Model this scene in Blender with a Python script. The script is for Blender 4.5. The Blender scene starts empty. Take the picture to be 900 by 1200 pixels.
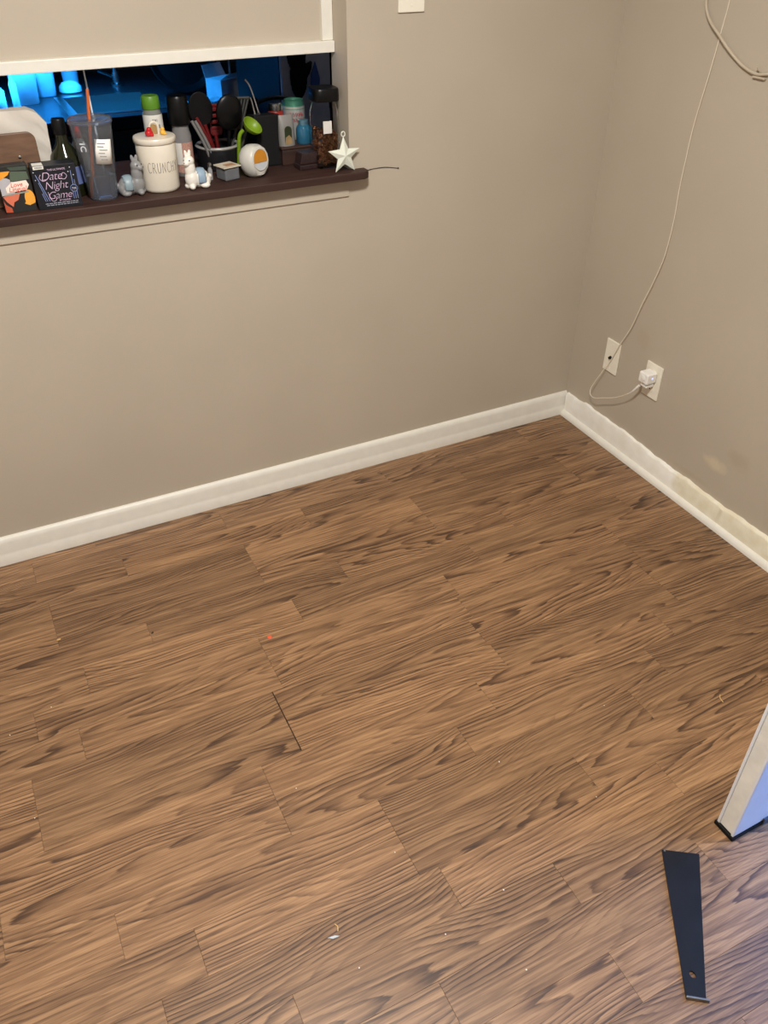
import bpy, bmesh, math, random
from mathutils import Vector, Matrix, Euler
random.seed(7)
sc = bpy.context.scene
col = sc.collection
PI = math.pi

# ------------------------------------------------------------------ camera
FPX, PAN, TILT, ROLL = 963.79492, 0.46447, 0.64539, -0.00457
CAM = Vector((-1.7951, -2.09883, 1.55383))
cd = bpy.data.cameras.new('camera'); cam = bpy.data.objects.new('camera', cd); col.objects.link(cam)
cd.sensor_fit = 'HORIZONTAL'; cd.sensor_width = 36.0; cd.lens = FPX / 900.0 * 36.0
cd.clip_start = 0.02; cd.clip_end = 200
f = Vector((math.sin(PAN)*math.cos(TILT), math.cos(PAN)*math.cos(TILT), -math.sin(TILT)))
r0 = Vector((math.cos(PAN), -math.sin(PAN), 0)); d0 = f.cross(r0)
rr = math.cos(ROLL)*r0 + math.sin(ROLL)*d0
dd = -math.sin(ROLL)*r0 + math.cos(ROLL)*d0
M = Matrix((( rr.x, -dd.x, -f.x), (rr.y, -dd.y, -f.y), (rr.z, -dd.z, -f.z))).to_4x4()
M.translation = CAM
cam.matrix_world = M
sc.camera = cam

# ------------------------------------------------------------------ world (overcast daylight, seen through the open door)
w = bpy.data.worlds.new('world'); sc.world = w; w.use_nodes = True
bg = w.node_tree.nodes['Background']
bg.inputs[0].default_value = (0.13, 0.37, 1.0, 1); bg.inputs[1].default_value = 9.0

# ------------------------------------------------------------------ exposure
vs = sc.view_settings
vs.view_transform = 'Standard'; vs.look = 'None'; vs.gamma = 1.0; vs.use_curve_mapping = False
vs.exposure = 0.0
LAMP_POS = (-1.50, -1.46, 2.36)
LAMP_W = 66.0
LAMP_COL = (1.0, 0.96, 0.90)
LED_W = 34.0

# ------------------------------------------------------------------ materials
MATS = {}
def node_mat(name):
    m = bpy.data.materials.new(name); m.use_nodes = True
    nt = m.node_tree; b = nt.nodes['Principled BSDF']; MATS[name] = m
    return m, nt, b
def N(nt, typ, **kw):
    n = nt.nodes.new(typ)
    for k, v in kw.items(): setattr(n, k, v)
    return n
def srgb(r, g, b):
    def c(v):
        v /= 255.0
        return v/12.92 if v <= .04045 else ((v+.055)/1.055)**2.4
    return (c(r), c(g), c(b), 1)
def ramp(nt, stops, interp='LINEAR'):
    n = nt.nodes.new('ShaderNodeValToRGB'); cr = n.color_ramp; cr.interpolation = interp
    while len(cr.elements) < len(stops): cr.elements.new(0.5)
    for e, (p, c) in zip(cr.elements, stops):
        e.position = p; e.color = c if len(c) == 4 else (*c, 1)
    return n
def mat(name, color, rough=.5, metal=0, spec=.5, vary=.06, scale=30, bump=0, emit=None, estr=0, trans=0, ior=1.45, alpha=1, coat=0):
    """plain procedural material: base colour with a little noise mottling"""
    if name in MATS: return MATS[name]
    m, nt, b = node_mat(name)
    c = color if len(color) == 4 else (*color, 1)
    b.inputs['Roughness'].default_value = rough; b.inputs['Metallic'].default_value = metal
    b.inputs['Specular IOR Level'].default_value = spec; b.inputs['IOR'].default_value = ior
    b.inputs['Transmission Weight'].default_value = trans; b.inputs['Alpha'].default_value = alpha
    b.inputs['Coat Weight'].default_value = coat
    tc = N(nt, 'ShaderNodeTexCoord'); nz = N(nt, 'ShaderNodeTexNoise')
    nz.inputs['Scale'].default_value = scale; nz.inputs['Detail'].default_value = 3
    nt.links.new(tc.outputs['Object'], nz.inputs['Vector'])
    lo = tuple(max(0, v*(1-vary)) for v in c[:3]); hi = tuple(min(1, v*(1+vary)) for v in c[:3])
    rp = ramp(nt, [(.3, lo), (.7, hi)])
    nt.links.new(nz.outputs['Fac'], rp.inputs[0]); nt.links.new(rp.outputs[0], b.inputs['Base Color'])
    if bump:
        bp = N(nt, 'ShaderNodeBump'); bp.inputs['Strength'].default_value = bump; bp.inputs['Distance'].default_value = .002
        nt.links.new(nz.outputs['Fac'], bp.inputs['Height']); nt.links.new(bp.outputs[0], b.inputs['Normal'])
    if emit:
        b.inputs['Emission Color'].default_value = emit if len(emit) == 4 else (*emit, 1)
        b.inputs['Emission Strength'].default_value = estr
    return m

def wall_mat(name, base, scuffs=()):
    m, nt, b = node_mat(name)
    b.inputs['Roughness'].default_value = .55; b.inputs['Specular IOR Level'].default_value = .35
    tc = N(nt, 'ShaderNodeTexCoord')
    n1 = N(nt, 'ShaderNodeTexNoise'); n1.inputs['Scale'].default_value = 3.0; n1.inputs['Detail'].default_value = 4
    nt.links.new(tc.outputs['Object'], n1.inputs['Vector'])
    c = base[:3]
    rp = ramp(nt, [(.3, tuple(v*.965 for v in c)), (.7, tuple(v*1.035 for v in c))])
    nt.links.new(n1.outputs['Fac'], rp.inputs[0])
    out = rp.outputs[0]
    for (p, rad, colr, amt) in scuffs:            # rubbed patches with a shape of their own
        mp = N(nt, 'ShaderNodeVectorMath', operation='SUBTRACT'); mp.inputs[1].default_value = p
        nt.links.new(tc.outputs['Object'], mp.inputs[0])
        dv = N(nt, 'ShaderNodeVectorMath', operation='DIVIDE'); dv.inputs[1].default_value = rad
        nt.links.new(mp.outputs[0], dv.inputs[0])
        nn = N(nt, 'ShaderNodeTexNoise'); nn.inputs['Scale'].default_value = 38; nn.inputs['Detail'].default_value = 3
        nt.links.new(tc.outputs['Object'], nn.inputs['Vector'])
        ln = N(nt, 'ShaderNodeVectorMath', operation='LENGTH'); nt.links.new(dv.outputs[0], ln.inputs[0])
        ad = N(nt, 'ShaderNodeMath', operation='ADD'); nt.links.new(ln.outputs['Value'], ad.inputs[0]); nt.links.new(nn.outputs['Fac'], ad.inputs[1])
        rm = ramp(nt, [(.55, (amt,)*3), (1.0, (0, 0, 0))]); 
        mr = N(nt, 'ShaderNodeMath', operation='MULTIPLY'); mr.inputs[1].default_value = .62
        nt.links.new(ad.outputs[0], mr.inputs[0]); nt.links.new(mr.outputs[0], rm.inputs[0])
        mx = N(nt, 'ShaderNodeMix', data_type='RGBA'); nt.links.new(rm.outputs[0], mx.inputs['Factor'])
        nt.links.new(out, mx.inputs['A']); mx.inputs['B'].default_value = colr
        out = mx.outputs['Result']
    nt.links.new(out, b.inputs['Base Color'])
    n2 = N(nt, 'ShaderNodeTexNoise'); n2.inputs['Scale'].default_value = 260; n2.inputs['Detail'].default_value = 2
    nt.links.new(tc.outputs['Object'], n2.inputs['Vector'])
    bp = N(nt, 'ShaderNodeBump'); bp.inputs['Strength'].default_value = .06; bp.inputs['Distance'].default_value = .001
    nt.links.new(n2.outputs['Fac'], bp.inputs['Height']); nt.links.new(bp.outputs[0], b.inputs['Normal'])
    return m

def wood_floor():
    m, nt, b = node_mat('laminate_oak'); L = nt.links.new
    tc = N(nt, 'ShaderNodeTexCoord'); oi = N(nt, 'ShaderNodeObjectInfo')
    cb = N(nt, 'ShaderNodeCombineXYZ')
    for k, s in enumerate((61.0, 23.0, 17.0)):
        mm = N(nt, 'ShaderNodeMath', operation='MULTIPLY'); mm.inputs[1].default_value = s
        L(oi.outputs['Random'], mm.inputs[0]); L(mm.outputs[0], cb.inputs[k])
    ad = N(nt, 'ShaderNodeVectorMath', operation='ADD'); L(tc.outputs['Object'], ad.inputs[0]); L(cb.outputs[0], ad.inputs[1])
    def noise(sx, sy, detail, rough):
        mp = N(nt, 'ShaderNodeVectorMath', operation='MULTIPLY'); mp.inputs[1].default_value = (sx, sy, 1)
        L(ad.outputs[0], mp.inputs[0])
        nz = N(nt, 'ShaderNodeTexNoise'); nz.inputs['Scale'].default_value = 1
        nz.inputs['Detail'].default_value = detail; nz.inputs['Roughness'].default_value = rough
        L(mp.outputs[0], nz.inputs['Vector']); return nz.outputs['Fac']
    def math_(op, a, bb):
        n = N(nt, 'ShaderNodeMath', operation=op)
        for i, v in enumerate((a, bb)):
            if isinstance(v, (int, float)): n.inputs[i].default_value = v
            elif v is not None: L(v, n.inputs[i])
        return n.outputs[0]
    # cathedral figure: nested parabolas along the strip, heart line shifted per plank
    wn3 = N(nt, 'ShaderNodeTexWhiteNoise', noise_dimensions='1D'); L(oi.outputs['Random'], wn3.inputs['W'])
    sc3 = N(nt, 'ShaderNodeSeparateColor'); L(wn3.outputs['Color'], sc3.inputs[0])
    sx_ = N(nt, 'ShaderNodeSeparateXYZ'); L(tc.outputs['Object'], sx_.inputs[0])
    yc = math_('ADD', math_('MULTIPLY', math_('SUBTRACT', sc3.outputs[0], .5), .13), math_('MULTIPLY', math_('SUBTRACT', noise(2.2, .1, 1, .5), .5), .10))
    dy = math_('SUBTRACT', sx_.outputs['Y'], yc)
    sg = math_('SUBTRACT', math_('MULTIPLY', math_('GREATER_THAN', sc3.outputs[1], .5), 2.0), 1.0)
    par = math_('MULTIPLY', math_('POWER', math_('ABSOLUTE', dy, None), 1.6), 360.0)
    ph = math_('ADD', math_('MULTIPLY', math_('MULTIPLY', sx_.outputs['X'], sg), 6.5), par)
    ph = math_('ADD', ph, math_('MULTIPLY', noise(1.7, 22, 1.5, .5), 4.2))
    ph = math_('ADD', ph, math_('MULTIPLY', noise(16, 130, 2, .5), .55))
    fr = math_('FRACT', ph, None)
    rings = ramp(nt, [(0, (.02,)*3), (.50, (.14,)*3), (.80, (.72,)*3), (.91, (1,)*3), (1.0, (.04,)*3)])
    L(fr, rings.inputs[0])
    fade = ramp(nt, [(.38, (.14,)*3), (.62, (1,)*3)]); L(noise(2.2, 16, 2, .5), fade.inputs[0])
    ringf = math_('MULTIPLY', rings.outputs[0], fade.outputs[0])
    fine = ramp(nt, [(.40, (0,)*3), (.68, (1,)*3)]); L(noise(14, 420, 3, .6), fine.inputs[0])
    fib = ramp(nt, [(.35, (0,)*3), (.65, (1,)*3)]); L(noise(4, 120, 3, .55), fib.inputs[0])
    tot = math_('ADD', math_('MULTIPLY', ringf, .58), math_('ADD', math_('MULTIPLY', fine.outputs[0], .20), math_('MULTIPLY', fib.outputs[0], .26)))
    cr = ramp(nt, [(0.0, srgb(174, 137, 99)), (.30, srgb(131, 99, 70)), (.62, srgb(84, 60, 42)), (1.0, srgb(54, 37, 26))])
    L(tot, cr.inputs[0])
    # plank to plank tone
    wn = N(nt, 'ShaderNodeTexWhiteNoise', noise_dimensions='1D'); L(oi.outputs['Random'], wn.inputs['W'])
    tone = ramp(nt, [(0, (.80, .79, .79)), (1, (1.06, 1.04, 1.03))]); L(wn.outputs['Value'], tone.inputs[0])
    mx = N(nt, 'ShaderNodeMix', data_type='RGBA', blend_type='MULTIPLY'); mx.inputs['Factor'].default_value = 1
    L(cr.outputs[0], mx.inputs['A']); L(tone.outputs[0], mx.inputs['B'])
    L(mx.outputs['Result'], b.inputs['Base Color'])
    rg = ramp(nt, [(0, (.34,)*3), (1, (.50,)*3)]); L(tot, rg.inputs[0]); L(rg.outputs[0], b.inputs['Roughness'])
    b.inputs['Specular IOR Level'].default_value = .45
    bp = N(nt, 'ShaderNodeBump'); bp.inputs['Strength'].default_value = .10; bp.inputs['Distance'].default_value = .0006
    inv = math_('SUBTRACT', 1.0, tot); L(inv, bp.inputs['Height']); L(bp.outputs[0], b.inputs['Normal'])
    return m

def aged_paint():
    """white gloss baseboard paint that has yellowed along part of the right wall"""
    m, nt, b = node_mat('aged_white_paint'); L = nt.links.new
    b.inputs['Roughness'].default_value = .42
    tc = N(nt, 'ShaderNodeTexCoord'); sp = N(nt, 'ShaderNodeSeparateXYZ'); L(tc.outputs['Object'], sp.inputs[0])
    nz = N(nt, 'ShaderNodeTexNoise'); nz.inputs['Scale'].default_value = 26; nz.inputs['Detail'].default_value = 4
    L(tc.outputs['Object'], nz.inputs['Vector'])
    a = N(nt, 'ShaderNodeMath', operation='MULTIPLY_ADD'); a.inputs[1].default_value = .10; L(nz.outputs['Fac'], a.inputs[0]); L(sp.outputs['Y'], a.inputs[2])
    mr = N(nt, 'ShaderNodeMapRange'); mr.inputs['From Min'].default_value = -.50; mr.inputs['From Max'].default_value = -.56
    L(a.outputs[0], mr.inputs['Value'])
    base = ramp(nt, [(.3, srgb(238, 235, 224)), (.7, srgb(246, 244, 236))]); L(nz.outputs['Fac'], base.inputs[0])
    yel = ramp(nt, [(.3, srgb(222, 213, 186)), (.7, srgb(236, 230, 210))]); L(nz.outputs['Fac'], yel.inputs[0])
    mx = N(nt, 'ShaderNodeMix', data_type='RGBA'); L(mr.outputs[0], mx.inputs['Factor']); L(base.outputs[0], mx.inputs['A']); L(yel.outputs[0], mx.inputs['B'])
    L(mx.outputs['Result'], b.inputs['Base Color'])
    return m

def stripe_wood(name, c1, c2, sc_=(3, 60, 60), rough=.4):
    m, nt, b = node_mat(name); L = nt.links.new
    tc = N(nt, 'ShaderNodeTexCoord'); mp = N(nt, 'ShaderNodeVectorMath', operation='MULTIPLY'); mp.inputs[1].default_value = sc_
    L(tc.outputs['Object'], mp.inputs[0]); nz = N(nt, 'ShaderNodeTexNoise'); nz.inputs['Scale'].default_value = 1; nz.inputs['Detail'].default_value = 4
    L(mp.outputs[0], nz.inputs['Vector']); rp = ramp(nt, [(.3, c1), (.7, c2)]); L(nz.outputs['Fac'], rp.inputs[0]); L(rp.outputs[0], b.inputs['Base Color'])
    b.inputs['Roughness'].default_value = rough
    return m

WALLC = srgb(185, 174, 157)
m_wall = wall_mat('beige_wall_paint', WALLC)
m_wallr = wall_mat('beige_wall_paint_scuffed', WALLC, [
    ((.013, -.70, .190), (.3, .050, .022), srgb(216, 202, 172), .6),
    ((.013, -.78, .245), (.3, .045, .030), srgb(168, 152, 130), .4),
    ((.013, -.62, .105), (.3, .09, .012), srgb(176, 160, 134), .4),
    ((.013, -.315, .43), (.3, .04, .035), srgb(178, 162, 140), .4)])
m_floor = wood_floor()
m_sub = mat('dark_joint', srgb(70, 50, 35), .9)
m_white = mat('white_gloss_paint', srgb(228, 225, 214), .4, vary=.03)
m_aged = aged_paint()
m_ceil = mat('ceiling_white', srgb(232, 228, 218), .8, vary=.02)
m_plate = mat('ivory_plastic', srgb(238, 233, 216), .35, vary=.02)
m_cable = mat('white_cable', srgb(226, 216, 196), .45, vary=.03)
m_pcable = mat('beige_painted_cable', srgb(190, 177, 156), .55, vary=.03)
m_black = mat('black_plastic', srgb(9, 9, 10), .35, spec=.3)
m_blackm = mat('matte_black', srgb(11, 11, 12), .7, spec=.25)
m_ledge = stripe_wood('dark_stained_wood', srgb(40, 22, 17), srgb(64, 38, 29), (4, 70, 70), .6)
m_bar = mat('blued_black_steel', srgb(20, 20, 23), .55, metal=.0, spec=.22, vary=.25, scale=18)
m_barw = mat('worn_bare_steel', srgb(120, 118, 112), .4, metal=.8, vary=.3, scale=60)
m_steel = mat('brushed_steel', srgb(190, 190, 188), .25, metal=1, vary=.05)
m_ceram = mat('cream_ceramic', srgb(216, 208, 192), .28, vary=.03, coat=.2)
m_ink = mat('dark_ink', srgb(48, 42, 40), .6)
m_glass = mat('clear_glass', (1, 1, 1), .03, trans=1, vary=0, ior=1.10)
m_plas = mat('clear_plastic', srgb(226, 230, 236), .12, trans=.93, vary=0, ior=1.12)
m_water = mat('water', srgb(214, 228, 246), .02, trans=1, vary=0, ior=1.33)

# ------------------------------------------------------------------ mesh helpers
class MB:
    def __init__(s): s.v = []; s.f = []
    def add(s, vs_, fs):
        o = len(s.v); s.v += [tuple(v) for v in vs_]; s.f += [tuple(i+o for i in f_) for f_ in fs]; return s
    def box(s, c, d, rot=None):
        R = (rot if isinstance(rot, Matrix) else Euler(rot).to_matrix()) if rot else Matrix.Identity(3)
        vs_ = [Vector(c) + R @ Vector((x*d[0]/2, y*d[1]/2, z*d[2]/2)) for x in (-1, 1) for y in (-1, 1) for z in (-1, 1)]
        return s.add(vs_, [(0,1,3,2), (4,6,7,5), (0,4,5,1), (2,3,7,6), (0,2,6,4), (1,5,7,3)])
    def bb(s, lo, hi):
        return s.box([(a+b_)/2 for a, b_ in zip(lo, hi)], [b_-a for a, b_ in zip(lo, hi)])
    def lathe(s, prof, c=(0, 0, 0), n=28, mat3=None, close=False):
        """prof: (radius, z) list; r=0 ends close as points; close joins last ring to first"""
        R = mat3 or Matrix.Identity(3); C = Vector(c); rings = []; vs_ = []; fs = []
        for (r, z) in prof:
            if r < 1e-7: rings.append([len(vs_)]); vs_.append(C + R @ Vector((0, 0, z)))
            else:
                rings.append(list(range(len(vs_), len(vs_)+n)))
                vs_ += [C + R @ Vector((r*math.cos(2*PI*k/n), r*math.sin(2*PI*k/n), z)) for k in range(n)]
        pairs = list(zip(rings[:-1], rings[1:])) + ([(rings[-1], rings[0])] if close else [])
        for a, b_ in pairs:
            for k in range(n):
                j = (k+1) % n
                if len(a) == 1 and len(b_) == 1: continue
                if len(a) == 1: fs.append((a[0], b_[j], b_[k]))
                elif len(b_) == 1: fs.append((a[k], a[j], b_[0]))
                else: fs.append((a[k], a[j], b_[j], b_[k]))
        return s.add(vs_, fs)
    def tube(s, pts, r, n=8, closed=False):
        P = [Vector(p) for p in pts]; rs = r if isinstance(r, (list, tuple)) else [r]*len(P); vs_ = []; fs = []
        up = Vector((0, 0, 1)); prev = None
        for i, p in enumerate(P):
            if closed: t = P[(i+1) % len(P)] - P[i-1]
            else: t = P[min(i+1, len(P)-1)] - P[max(i-1, 0)]
            t.normalize()
            if prev is None:
                a = t.cross(up)
                if a.length < .05: a = t.cross(Vector((1, 0, 0)))
            else: a = prev - t*prev.dot(t)
            a.normalize(); prev = a; b_ = t.cross(a)
            vs_ += [p + rs[i]*(math.cos(2*PI*k/n)*a + math.sin(2*PI*k/n)*b_) for k in range(n)]
        m_ = len(P)
        for i in range(m_ if closed else m_-1):
            for k in range(n):
                j = (k+1) % n; i2 = (i+1) % m_
                fs.append((i*n+k, i*n+j, i2*n+j, i2*n+k))
        if not closed: fs += [tuple(range(n-1, -1, -1)), tuple((m_-1)*n+k for k in range(n))]
        return s.add(vs_, fs)
    def ell(s, c, rad, rot=None, nu=16, nv=10):
        R = Euler(rot).to_matrix() if rot else Matrix.Identity(3); C = Vector(c)
        vs_ = [C + R @ Vector((0, 0, -rad[2]))]; fs = []
        for i in range(1, nv):
            t = -PI/2 + PI*i/nv
            vs_ += [C + R @ Vector((rad[0]*math.cos(t)*math.cos(2*PI*k/nu), rad[1]*math.cos(t)*math.sin(2*PI*k/nu), rad[2]*math.sin(t))) for k in range(nu)]
        vs_.append(C + R @ Vector((0, 0, rad[2]))); top = len(vs_)-1
        for k in range(nu):
            j = (k+1) % nu
            fs.append((0, 1+j, 1+k)); fs.append((top, 1+(nv-2)*nu+k, 1+(nv-2)*nu+j))
            for i in range(nv-2): fs.append((1+i*nu+k, 1+i*nu+j, 1+(i+1)*nu+j, 1+(i+1)*nu+k))
        return s.add(vs_, fs)
    def prism(s, poly, o, u, v, w_):
        """polygon (in u,v) extruded by vector w_ from origin o"""
        o, u, v, w_ = map(Vector, (o, u, v, w_)); n = len(poly)
        a = [o + u*p[0] + v*p[1] for p in poly]; b_ = [q + w_ for q in a]
        return s.add(a+b_, [tuple(range(n-1, -1, -1)), tuple(range(n, 2*n))] + [(k, (k+1) % n, n+(k+1) % n, n+k) for k in range(n)])
    def mesh(s, name):
        me = bpy.data.meshes.new(name); me.from_pydata(s.v, [], s.f)
        bm = bmesh.new(); bm.from_mesh(me); bmesh.ops.recalc_face_normals(bm, faces=bm.faces); bm.to_mesh(me); bm.free()
        return me
    def build(s, name, m, parent=None, smooth=False, bevel=0, seg=2, loc=None, rot=None):
        return link(s.mesh(name), name, m, parent, smooth, bevel, seg, loc, rot)
def link(me, name, m, parent=None, smooth=False, bevel=0, seg=2, loc=None, rot=None):
    if bevel:
        bm = bmesh.new(); bm.from_mesh(me)
        ed = [e for e in bm.edges if len(e.link_faces) == 2 and e.calc_face_angle(0) > .5]
        bmesh.ops.bevel(bm, geom=ed, offset=bevel, segments=seg, affect='EDGES', profile=.6); bm.to_mesh(me); bm.free()
    if smooth:
        me.polygons.foreach_set('use_smooth', [True]*len(me.polygons))
        me.set_sharp_from_angle(angle=.7)
    o = bpy.data.objects.new(name, me); col.objects.link(o)
    if m: me.materials.append(m)
    if parent: o.parent = parent
    if loc: o.location = loc
    if rot: o.rotation_euler = rot
    return o
def tag(o, label, cat, group=None):
    o['label'] = label; o['category'] = cat
    if group: o['group'] = group
    return o
def thing(name, label, cat, loc=(0, 0, 0), rz=0, group=None, rot=None):
    o = bpy.data.objects.new(name, None); col.objects.link(o); o.empty_display_size = .05
    o.location = loc; o.rotation_euler = rot or (0, 0, rz); return tag(o, label, cat, group)
def struct(name, mb, m, **kw):
    o = mb.build(name, m, **kw); o['kind'] = 'structure'; return o
def evaluated(o):
    dg = bpy.context.evaluated_depsgraph_get(); dg.update()
    me = bpy.data.meshes.new_from_object(o.evaluated_get(dg))
    old = o.data; bpy.data.objects.remove(o)
    return me
def blob(name, mb, m, parent, voxel=.002, smooth_it=4, **kw):
    """overlapping volumes fused into one continuous skin"""
    o = bpy.data.objects.new(name, mb.mesh(name)); col.objects.link(o)
    md = o.modifiers.new('r', 'REMESH'); md.mode = 'VOXEL'; md.voxel_size = voxel
    ms = o.modifiers.new('s', 'SMOOTH'); ms.factor = .5; ms.iterations = smooth_it
    me = evaluated(o); me.materials.clear()
    return link(me, name, m, parent, True, **kw)
def text_part(name, body, size, m, parent, loc, rot, extrude=.0003, shear=0, align='CENTER', space=1, sx=1, thin=0):
    cu = bpy.data.curves.new('t', 'FONT'); cu.body = body; cu.size = size; cu.extrude = extrude; cu.shear = shear; cu.offset = thin
    cu.align_x = align; cu.align_y = 'CENTER'; cu.space_character = space
    o = bpy.data.objects.new('t', cu); col.objects.link(o)
    me = evaluated(o); me.materials.clear()
    t = link(me, name, m, parent, loc=loc, rot=rot); t.scale = (sx, 1, 1)
    return t
def arc(cx, cy, r, a0, a1, n=12, ry=None):
    return [(cx + r*math.cos(a0+(a1-a0)*k/n), cy + (ry or r)*math.sin(a0+(a1-a0)*k/n)) for k in range(n+1)]
def spline(pts, n=8):
    P = [Vector(p) for p in pts]; out = []
    for i in range(len(P)-1):
        a, b_, c, d = P[max(i-1, 0)], P[i], P[i+1], P[min(i+2, len(P)-1)]
        for k in range(n):
            t = k/n
            out.append(.5*((2*b_) + (c-a)*t + (2*a-5*b_+4*c-d)*t*t + (3*b_-a-3*c+d)*t**3))
    out.append(P[-1]); return out

# ================================================================== SETTING
T = .013                     # wall paint plane behind the baseboard face
XL, YF, ZC = -2.9, -3.2, 2.42
# floor: dark underlay slab with every strip of the laminate laid on it
floor = struct('floor', MB().bb((XL, YF, -.05), (T, T, -.007)), m_sub)
JOINTS = {-1: [-.60], 0: [-.78], 1: [-1.10], 2: [-1.32], 3: [-1.32], 4: [-1.10], 5: [-.72], 6: [-1.41], 7: [-1.88, -1.41, -.865, -.295],
          8: [-1.44], 9: [-1.44, -.878, -.322], 10: [-1.535, -.978, -.421], 11: [-1.535, -1.09, -.53], 12: [-1.34, -.66],
          13: [-1.77, -1.34, -.897, -.34], 14: [-.74], 15: [-1.089], 16: [-1.405, -.80], 17: [-1.1]}
SW, SP, G = .095, .5575, .00015
mesh_cache = {}
def plank(x0, x1, y0, y1, g0=G):
    L_, W_ = round(x1-x0-G-g0, 4), round(y1-y0-2*G, 4)
    key = (L_, W_)
    if key not in mesh_cache:
        h, c = .007, .0003
        mb = MB(); a, b_ = L_/2, W_/2
        vs_ = [(-a, -b_, -h), (a, -b_, -h), (a, b_, -h), (-a, b_, -h), (-a, -b_, -c), (a, -b_, -c), (a, b_, -c), (-a, b_, -c),
               (-a+c, -b_+c, 0), (a-c, -b_+c, 0), (a-c, b_-c, 0), (-a+c, b_-c, 0)]
        fs = [(8, 9, 10, 11)] + [(k, (k+1) % 4, 4+(k+1) % 4, 4+k) for k in range(4)] + [(4+k, 4+(k+1) % 4, 8+(k+1) % 4, 8+k) for k in range(4)]
        me = mb.add(vs_, fs).mesh('plank'); me.materials.append(m_floor); mesh_cache[key] = me
    o = bpy.data.objects.new('plank', mesh_cache[key]); col.objects.link(o); o.parent = floor
    o.location = ((x0+g0+x1-G)/2, (y0+y1)/2, 0)
for i in range(-1, 34):
    y1 = T if i == -1 else -.025-SW*i
    y0 = -.025-SW*(i+1)
    if y1 < YF: break
    y0 = max(y0, YF)
    js = sorted(JOINTS.get(i, [-.35 - .557*((i*.618) % 1) - .2]))
    while js[0] - SP > XL+.04: js.insert(0, js[0]-SP)
    while js[-1] + SP < T-.05: js.append(js[-1]+SP)
    xs = [XL] + js + [T]
    for a, b_ in zip(xs[:-1], xs[1:]):
        plank(a, b_, y0, y1,   .0024 if (i in (8, 9) and abs(a+1.44) < .01) else G)

# back wall with the pass-through opening (x -2.3..-0.845)
OX0, OX1, WT = -2.3, -.845, .113
wb = MB()
wb.bb((XL, T, 0), (OX1, WT, .942)); wb.bb((OX1, T, 0), (T+.1, WT, ZC)); wb.bb((XL, T, .942), (OX0, WT, ZC)); wb.bb((OX0, T, 2.1), (OX1, WT, ZC))
struct('wall_back', wb, m_wall)
DY0, DY1, DZ = -1.575, -2.40, 2.04
wr = MB(); wr.bb((T, DY0, 0), (T+.12, T, ZC)); wr.bb((T, YF, 0), (T+.12, DY1, ZC)); wr.bb((T, DY1, DZ), (T+.12, DY0, ZC))
struct('wall_right', wr, m_wallr)
struct('wall_left', MB().bb((XL-.1, YF, 0), (XL, T, ZC)), m_wall)
struct('wall_front', MB().bb((XL-.1, YF-.1, 0), (T+.12, YF, ZC)), m_wall)
struct('ceiling', MB().bb((XL-.1, YF-.1, ZC), (T+.12, WT, ZC+.06)), m_ceil)
struct('ground_outside', MB().bb((T+.12, -8, -.2), (9, 4, -.12)), mat('concrete', srgb(150, 148, 142), .9, vary=.15, scale=6))
struct('trim_threshold', MB().bb((T-.02, DY1, -.05), (T+.14, DY0, .008)), mat('aluminium', srgb(170, 168, 160), .4, metal=.8), bevel=.003)

# baseboards
prof = [(0, 0), (-.0165, 0), (-.0165, .026), (-.0135, .033), (-.0125, .040), (-.0125, .072), (-.010, .082), (-.005, .088), (0, .089)]
struct('baseboard_back', MB().prism(prof, (XL, T, .0005), (0, 1, 0), (0, 0, 1), (2.9+T-.0002, 0, 0)), m_white, smooth=True)
# right: flat board with a brushed, uneven caulk line at its top and a separate shoe moulding
br = MB(); nseg = 120; Ls = abs(DY0)-.076; vs_ = []; fs = []
for k in range(nseg+1):
    y = T-.0168 - Ls*k/nseg
    yy = abs(y)
    dz = .0020*math.sin(yy*23)+.0014*math.sin(yy*61+1)+.0010*math.sin(yy*140+2) + (.008 if .10 < yy < .47 else 0)*(.5+.5*math.sin(yy*9)) - (.004 if yy > .52 else 0)
    for (dx, z) in ((0, .0005), (-.0115, .0005), (-.0115, .078+dz*.5), (-.008, .085+dz), (0, .088+dz)):
        vs_.append((T+dx, y, z))
for k in range(nseg):
    for q in range(5):
        a, b_ = k*5+q, k*5+(q+1) % 5
        fs.append((a, b_, b_+5, a+5))
fs += [(0, 1, 2, 3, 4), tuple(nseg*5+q for q in (4, 3, 2, 1, 0))]
struct('baseboard_right', br.add(vs_, fs), m_aged, smooth=True)
sh = [(0, 0)] + [(-.014*math.cos(a), .020*math.sin(a)) for a in [k*PI/12 for k in range(7)]]
struct('trim_shoe', MB().prism(sh, (T-.0115, T-.0168, .0005), (1, 0, 0), (0, 0, 1), (0, -Ls, 0)), m_white, smooth=True)
# casing of the doorway beside the door
cs = MB()
for yy in (DY0+.065/2+.001, DY1-.065/2-.001): cs.bb((T-.016, yy-.0325, 0), (T, yy+.0325, DZ+.06))
cs.bb((T-.016, DY1-.066, DZ+.001), (T, DY0+.066, DZ+.065))
struct('trim_casing', cs, m_white)

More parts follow.
